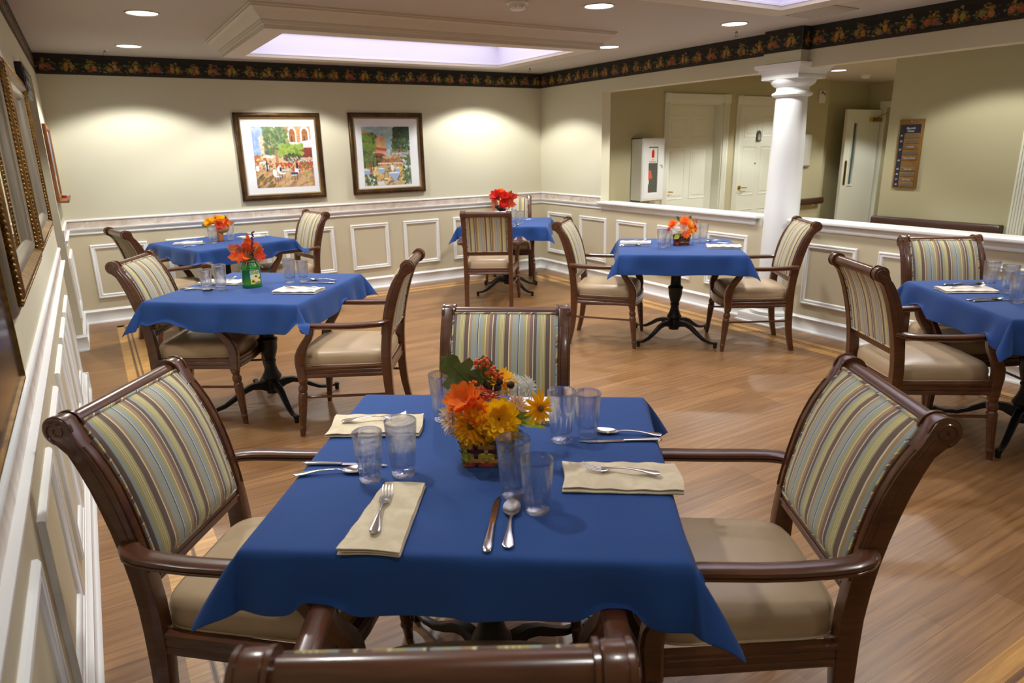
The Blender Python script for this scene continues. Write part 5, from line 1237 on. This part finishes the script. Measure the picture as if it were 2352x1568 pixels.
# ---- column side table: basket with orange and white flowers
r = root('flower_basket', (4.274, 4.03, CT), math.radians(-43), 'small basket of orange, white and yellow flowers in front of the half wall', 'flower arrangement')
basket(r, .068, .05, .075, [mat('splint_brown', (96, 56, 36), .6), bw[3], bw[2], mat('splint_brown'), bw[1]], mat('handle_tan', (206, 170, 110), .5), .02, 0)
for x, z, t, n_, R_, k, mm in ((-.075, .165, 0, (-.5, -.6, .6), .042, 'mum', ora), (.022, .185, .01, (.1, -.7, .7), .050, 'mum', ora), (.032, .098, .05, (.2, -.95, .2), .042, 'mum', ora), (-.06, .12, .03, (-.3, -.9, .3), .038, 'daisy', wht), (.012, .13, .04, (0, -.9, .4), .042, 'mum', crm),
                           (.068, .13, .02, (.6, -.7, .3), .042, 'mum', yel2), (.055, .165, -.01, (.5, -.5, .6), .036, 'mum', yel), (-.095, .115, .0, (-.9, -.3, .1), .032, 'mum', coral), (.09, .13, -.01, (.9, -.3, .2), .032, 'peony', redp), (0, .15, -.04, (0, .3, 1), .045, 'mum', crm)):
    flower(B(x, z, t), n_, R_, k, mm, r, int(abs(x)*1000+z*100)+3)
flower(B(-.035, .030, .066), (-.1, -1, .1), .026, 'peony', mat('petal_rust', (130, 50, 40), .6), r, 77, label='rust coloured rose low on the front')
leaf(B(-.02, .085, .052), (-.6, -.4, -.4), (0, -1, .3), .055, .020, lyg, r); leaf(B(-.02, .19, 0), (-.5, 0, .8), (0, -1, 0), .05, .014, lgr, r); leaf(B(.05, .2, 0), (.4, 0, .8), (0, -1, 0), .04, .012, lgr, r)
berries([B(.085+.03*random.random(), .165+.04*random.random(), 0) for _ in range(10)], .005, coral, r, [[B(.06, .12, 0), B(.1, .19, 0)]])
# ---- milk can with autumn leaves
r = root('milk_can_vase', (.994, 4.350, CT), math.radians(-14), 'green metal milk can with autumn leaves and a sunflower label', 'flower arrangement')
green = mat('can_green', (30, 116, 34), .22, coat=.5)
MB().lathe([(0, .056), (.004, .058), (.018, .058), (.020, .0595), (.024, .058), (.108, .056), (.111, .058), (.115, .056), (.124, .056), (.130, .0535), (.150, .042), (.156, .0400), (.166, .0410), (.186, .052), (.187, .0505), (.168, .039), (.16, .03)], 48).build('can_body', green, r)
o = MB(); n = 10; v = []
P_ = Paint(30, 44, (196, 206, 196)); P_.dabs(60, (0, 0, 1, .35), [(120, 140, 84), (150, 160, 110), (176, 180, 140)], (.03, .07), .8); P_.rect(0, .32, 1, 1, (206, 214, 214))
for sx, sy, rr in ((.55, .46, .2), (.9, .62, .18), (.25, .82, .24), (.75, .9, .16)): P_.ell(sx, sy, rr*1.15, rr*.8, (236, 200, 50), wob=.5); P_.ell(sx, sy, rr*.55, rr*.36, (84, 54, 34))
P_.rect(.4, .88, 1, 1, (150, 120, 60))
ob = painted('sunflower_label', P_, (0, 0, .108), (1, 0, 0), (0, 0, -.083), printm, r)
for vv in ob.data.vertices:
    a = math.radians(-92)+vv.co.x*math.radians(62); z = vv.co.z; vv.co = (.0592*math.cos(a), .0592*math.sin(a), z)
jute = mat('jute', (150, 120, 90), .9)
m = MB().tube([(.0425*math.cos(a), .0425*math.sin(a), .160+.002*math.sin(3*a)) for a in [2*PI*i/24 for i in range(24)]], .0045, 7, closed=True)
m.tube([(.040, -.012, .162), (.052, -.020, .150), (.060, -.022, .13), (.074, -.024, .115)], .0045, 7).tube([(.040, -.012, .162), (.056, -.01, .168), (.066, -.016, .160), (.052, -.02, .152)], .003, 6); m.build('twine_bow', jute, r)
for c, d, L, w, mm in ((B(-.02, .20, .01), (-.7, -.3, .75), .11, .065, lre), (B(0, .20, 0), (.1, -.2, 1), .135, .07, lor), (B(.0, .20, .01), (-.15, -.3, .9), .10, .06, lor), (B(-.03, .19, .03), (-.95, -.45, .12), .105, .07, lor), (B(-.01, .19, .04), (-.5, -.8, .15), .095, .065, lor), (B(-.03, .2, 0), (-1, -.1, .45), .10, .06, ltn), (B(-.02, .21, .03), (-.55, -.6, .6), .09, .06, ltn),
                       (B(.03, .195, .01), (.75, -.2, .45), .085, .05, lor), (B(.04, .19, .02), (.9, -.5, .05), .085, .05, lre), (B(.045, .19, .02), (.7, -.6, -.25), .085, .045, lre), (B(.02, .2, -.01), (.5, .2, .9), .10, .06, lor), (B(.0, .2, -.02), (-.3, .5, .8), .11, .06, lre), (B(.03, .19, .03), (.3, -.9, .35), .07, .045, ltn), (B(-.06, .235, 0), (-.9, 0, .5), .07, .03, ltn), (B(.01, .29, 0), (-.25, 0, 1), .05, .02, ltn), (B(-.03, .215, .035), (-.35, -.7, .55), .085, .055, lpk), (B(-.045, .2, .03), (-.8, -.55, -.15), .08, .05, lor2), (B(-.05, .225, .02), (-.8, -.4, .3), .08, .05, ltn), (B(.0, .225, .03), (.2, -.75, .65), .075, .05, lre), (B(.045, .215, .01), (.6, -.3, .55), .065, .04, lor2), (B(-.01, .185, .045), (-.1, -.9, .05), .07, .05, lor2)):
    leaf(c, d, (0, -1, .35), L, w, mm, r, 'maple', fold=.18, droop=.12)
berries([B(.022+.020*(i/26)+random.uniform(-.008, .008), .20+.135*(i/26), .035+random.uniform(-.006, .006)) for i in range(27)], .0055, bpu, r, [[B(.02, .17, .02), B(.03, .26, .035), B(.044, .335, .035)]])
m = MB()
for i in range(26):
    x = random.uniform(-.02, .06); m.tube([B(x*.4, .17, .02), B(x*.8, .22, .035), B(x*1.2+.01, .25+random.uniform(0, .05), .035+random.uniform(-.01, .02))], [.0012, .0018, .0006], 5)
m.build('dried_grass', mat('dried_grass_tan', (176, 132, 70), .8), r)
# ---- corner table: dark vase of red leaves
VX, VY = 4.05, 6.50
r = root('flower_vase', (VX, VY, CT), math.radians(-32), 'dark vase with red blooms and coral leaves on the corner table', 'flower arrangement')
r.scale = (1.22, 1.22, 1.22)
MB().lathe([(0, .035), (.004, .038), (.03, .046), (.07, .044), (.10, .034), (.115, .040), (.116, .038), (.10, .030)], 36).build('vase', mat('vase_dark', (52, 20, 24), .3, coat=.3), r)
m = MB().tube([(.041*math.cos(a), .041*math.sin(a), .085) for a in [2*PI*i/20 for i in range(20)]], .004, 6, closed=True).tube([B(0, .085, .042), B(.05, .075, .05), B(.075, .09, .045)], .003, 6).tube([B(0, .085, .042), B(-.05, .08, .05), B(-.08, .06, .045)], .003, 6); m.build('ribbon', mat('vase_dark'), r)
MB().lathe([(.10, .03), (.15, .03)], 10).build('stem', stemm, r)
for x, z, t, n_, R_, k, mm in ((-.05, .23, .02, (-.3, -.7, .6), .058, 'peony', redp), (.02, .225, .03, (.1, -.8, .6), .045, 'peony', redp), (.015, .165, .05, (0, -.95, .3), .045, 'peony', redp), (-.065, .17, .03, (-.5, -.8, .2), .04, 'mum', peach), (-.01, .26, 0, (0, -.4, .9), .045, 'mum', ora)):
    flower(B(x, z, t), n_, R_, k, mm, r, int(abs(x)*900+z*200))
for c, d, L, w, mm in ((B(.04, .18, .02), (.75, -.2, .6), .14, .07, lre), (B(.05, .19, .02), (.35, -.3, .95), .12, .06, lre), (B(.03, .16, .03), (.9, -.3, -.02), .12, .065, lor), (B(-.04, .15, .03), (-.85, -.3, -.6), .10, .05, peach), (B(-.02, .2, .0), (-.9, 0, .3), .10, .04, ltn), (B(.05, .2, -.01), (1, 0, .35), .12, .06, lre)):
    leaf(c, d, (0, -1, .35), L, w, mm, r, 'maple', fold=.15, droop=.1)
berries([B(-.04+random.uniform(-.015, .015), .13+random.uniform(-.02, .02), .05) for _ in range(6)], .011, conem, r, name='pine_cone')
# ---- far left table: small pumpkin figure vase with yellow flowers
r = root('pumpkin_vase', (1.215, 6.865, CT), math.radians(-10), 'small tan pumpkin vase with yellow and orange flowers on the far left table', 'flower arrangement')
terr = mat('terracotta', (204, 126, 66), .6)
MB().rbox(-.032, .024, -.03, .03, 0, .085, .006).build('foot', terr, r)
MB().lathe([(.075, .02), (.082, .045), (.10, .06), (.122, .064), (.14, .056), (.152, .034), (.155, .01)], 48, c=(.02, 0), mod=lambda a, z: 1-.07*abs(math.sin(4*a))**4*1).build('pumpkin_body', mat('pumpkin_skin', (222, 142, 84), .55), r)
for x, z, t, n_, R_, k, mm in ((-.085, .175, .02, (-.6, -.6, .5), .05, 'dahlia', yel), (-.02, .20, .02, (-.1, -.7, .7), .05, 'mum', yel2), (.025, .20, .0, (.2, -.6, .8), .045, 'mum', yel), (.0, .15, .04, (.1, -.9, .3), .042, 'peony', coral), (.06, .17, .02, (.7, -.6, .3), .045, 'mum', ora), (.03, .135, .045, (.3, -.9, .1), .035, 'daisy', ora)):
    flower(B(x, z, t), n_, R_, k, mm, r, int(abs(x)*900+z*200)+1)
leaf(B(.08, .15, .01), (.9, -.2, .3), (0, -1, .3), .07, .03, ltn, r, 'maple'); leaf(B(-.1, .15, .01), (-.9, -.2, .1), (0, -1, .3), .05, .02, lgr, r)
berries([B(-.045+random.uniform(-.02, .02), .19+random.uniform(-.03, .03), .02) for _ in range(12)], .006, mat('berry_brown', (96, 52, 24), .4), r); berries([B(.065+random.uniform(-.012, .012), .20+random.uniform(-.02, .03), .02) for _ in range(8)], .006, mat('berry_brown'), r)
# ---- right edge table: red flowers peeping in
r = root('flower_vase', (4.345, 1.53, CT), math.radians(-55), 'crimson flowers just peeping in at the right edge', 'flower arrangement')
MB().lathe([(0, .035), (.004, .04), (.04, .05), (.08, .042), (.10, .034), (.12, .042), (.121, .039), (.1, .03)], 36).build('vase', mat('vase_dark'), r)
MB().lathe([(.10, .028), (.16, .02)], 10).build('stem', stemm, r)
for x, z, t, n_, R_ in ((-.052, .23, .02, (-.8, -.5, .4), .046), (-.045, .17, .02, (-.9, -.4, .0), .042), (.02, .24, .0, (.2, -.5, .8), .05), (.05, .19, .03, (.6, -.7, .2), .05), (0, .17, .05, (0, -1, 0), .05)):
    flower(B(x, z, t), n_, R_, 'mum', crim, r, int(abs(x)*900+z*200)+9)

bpy.context.view_layer.update()
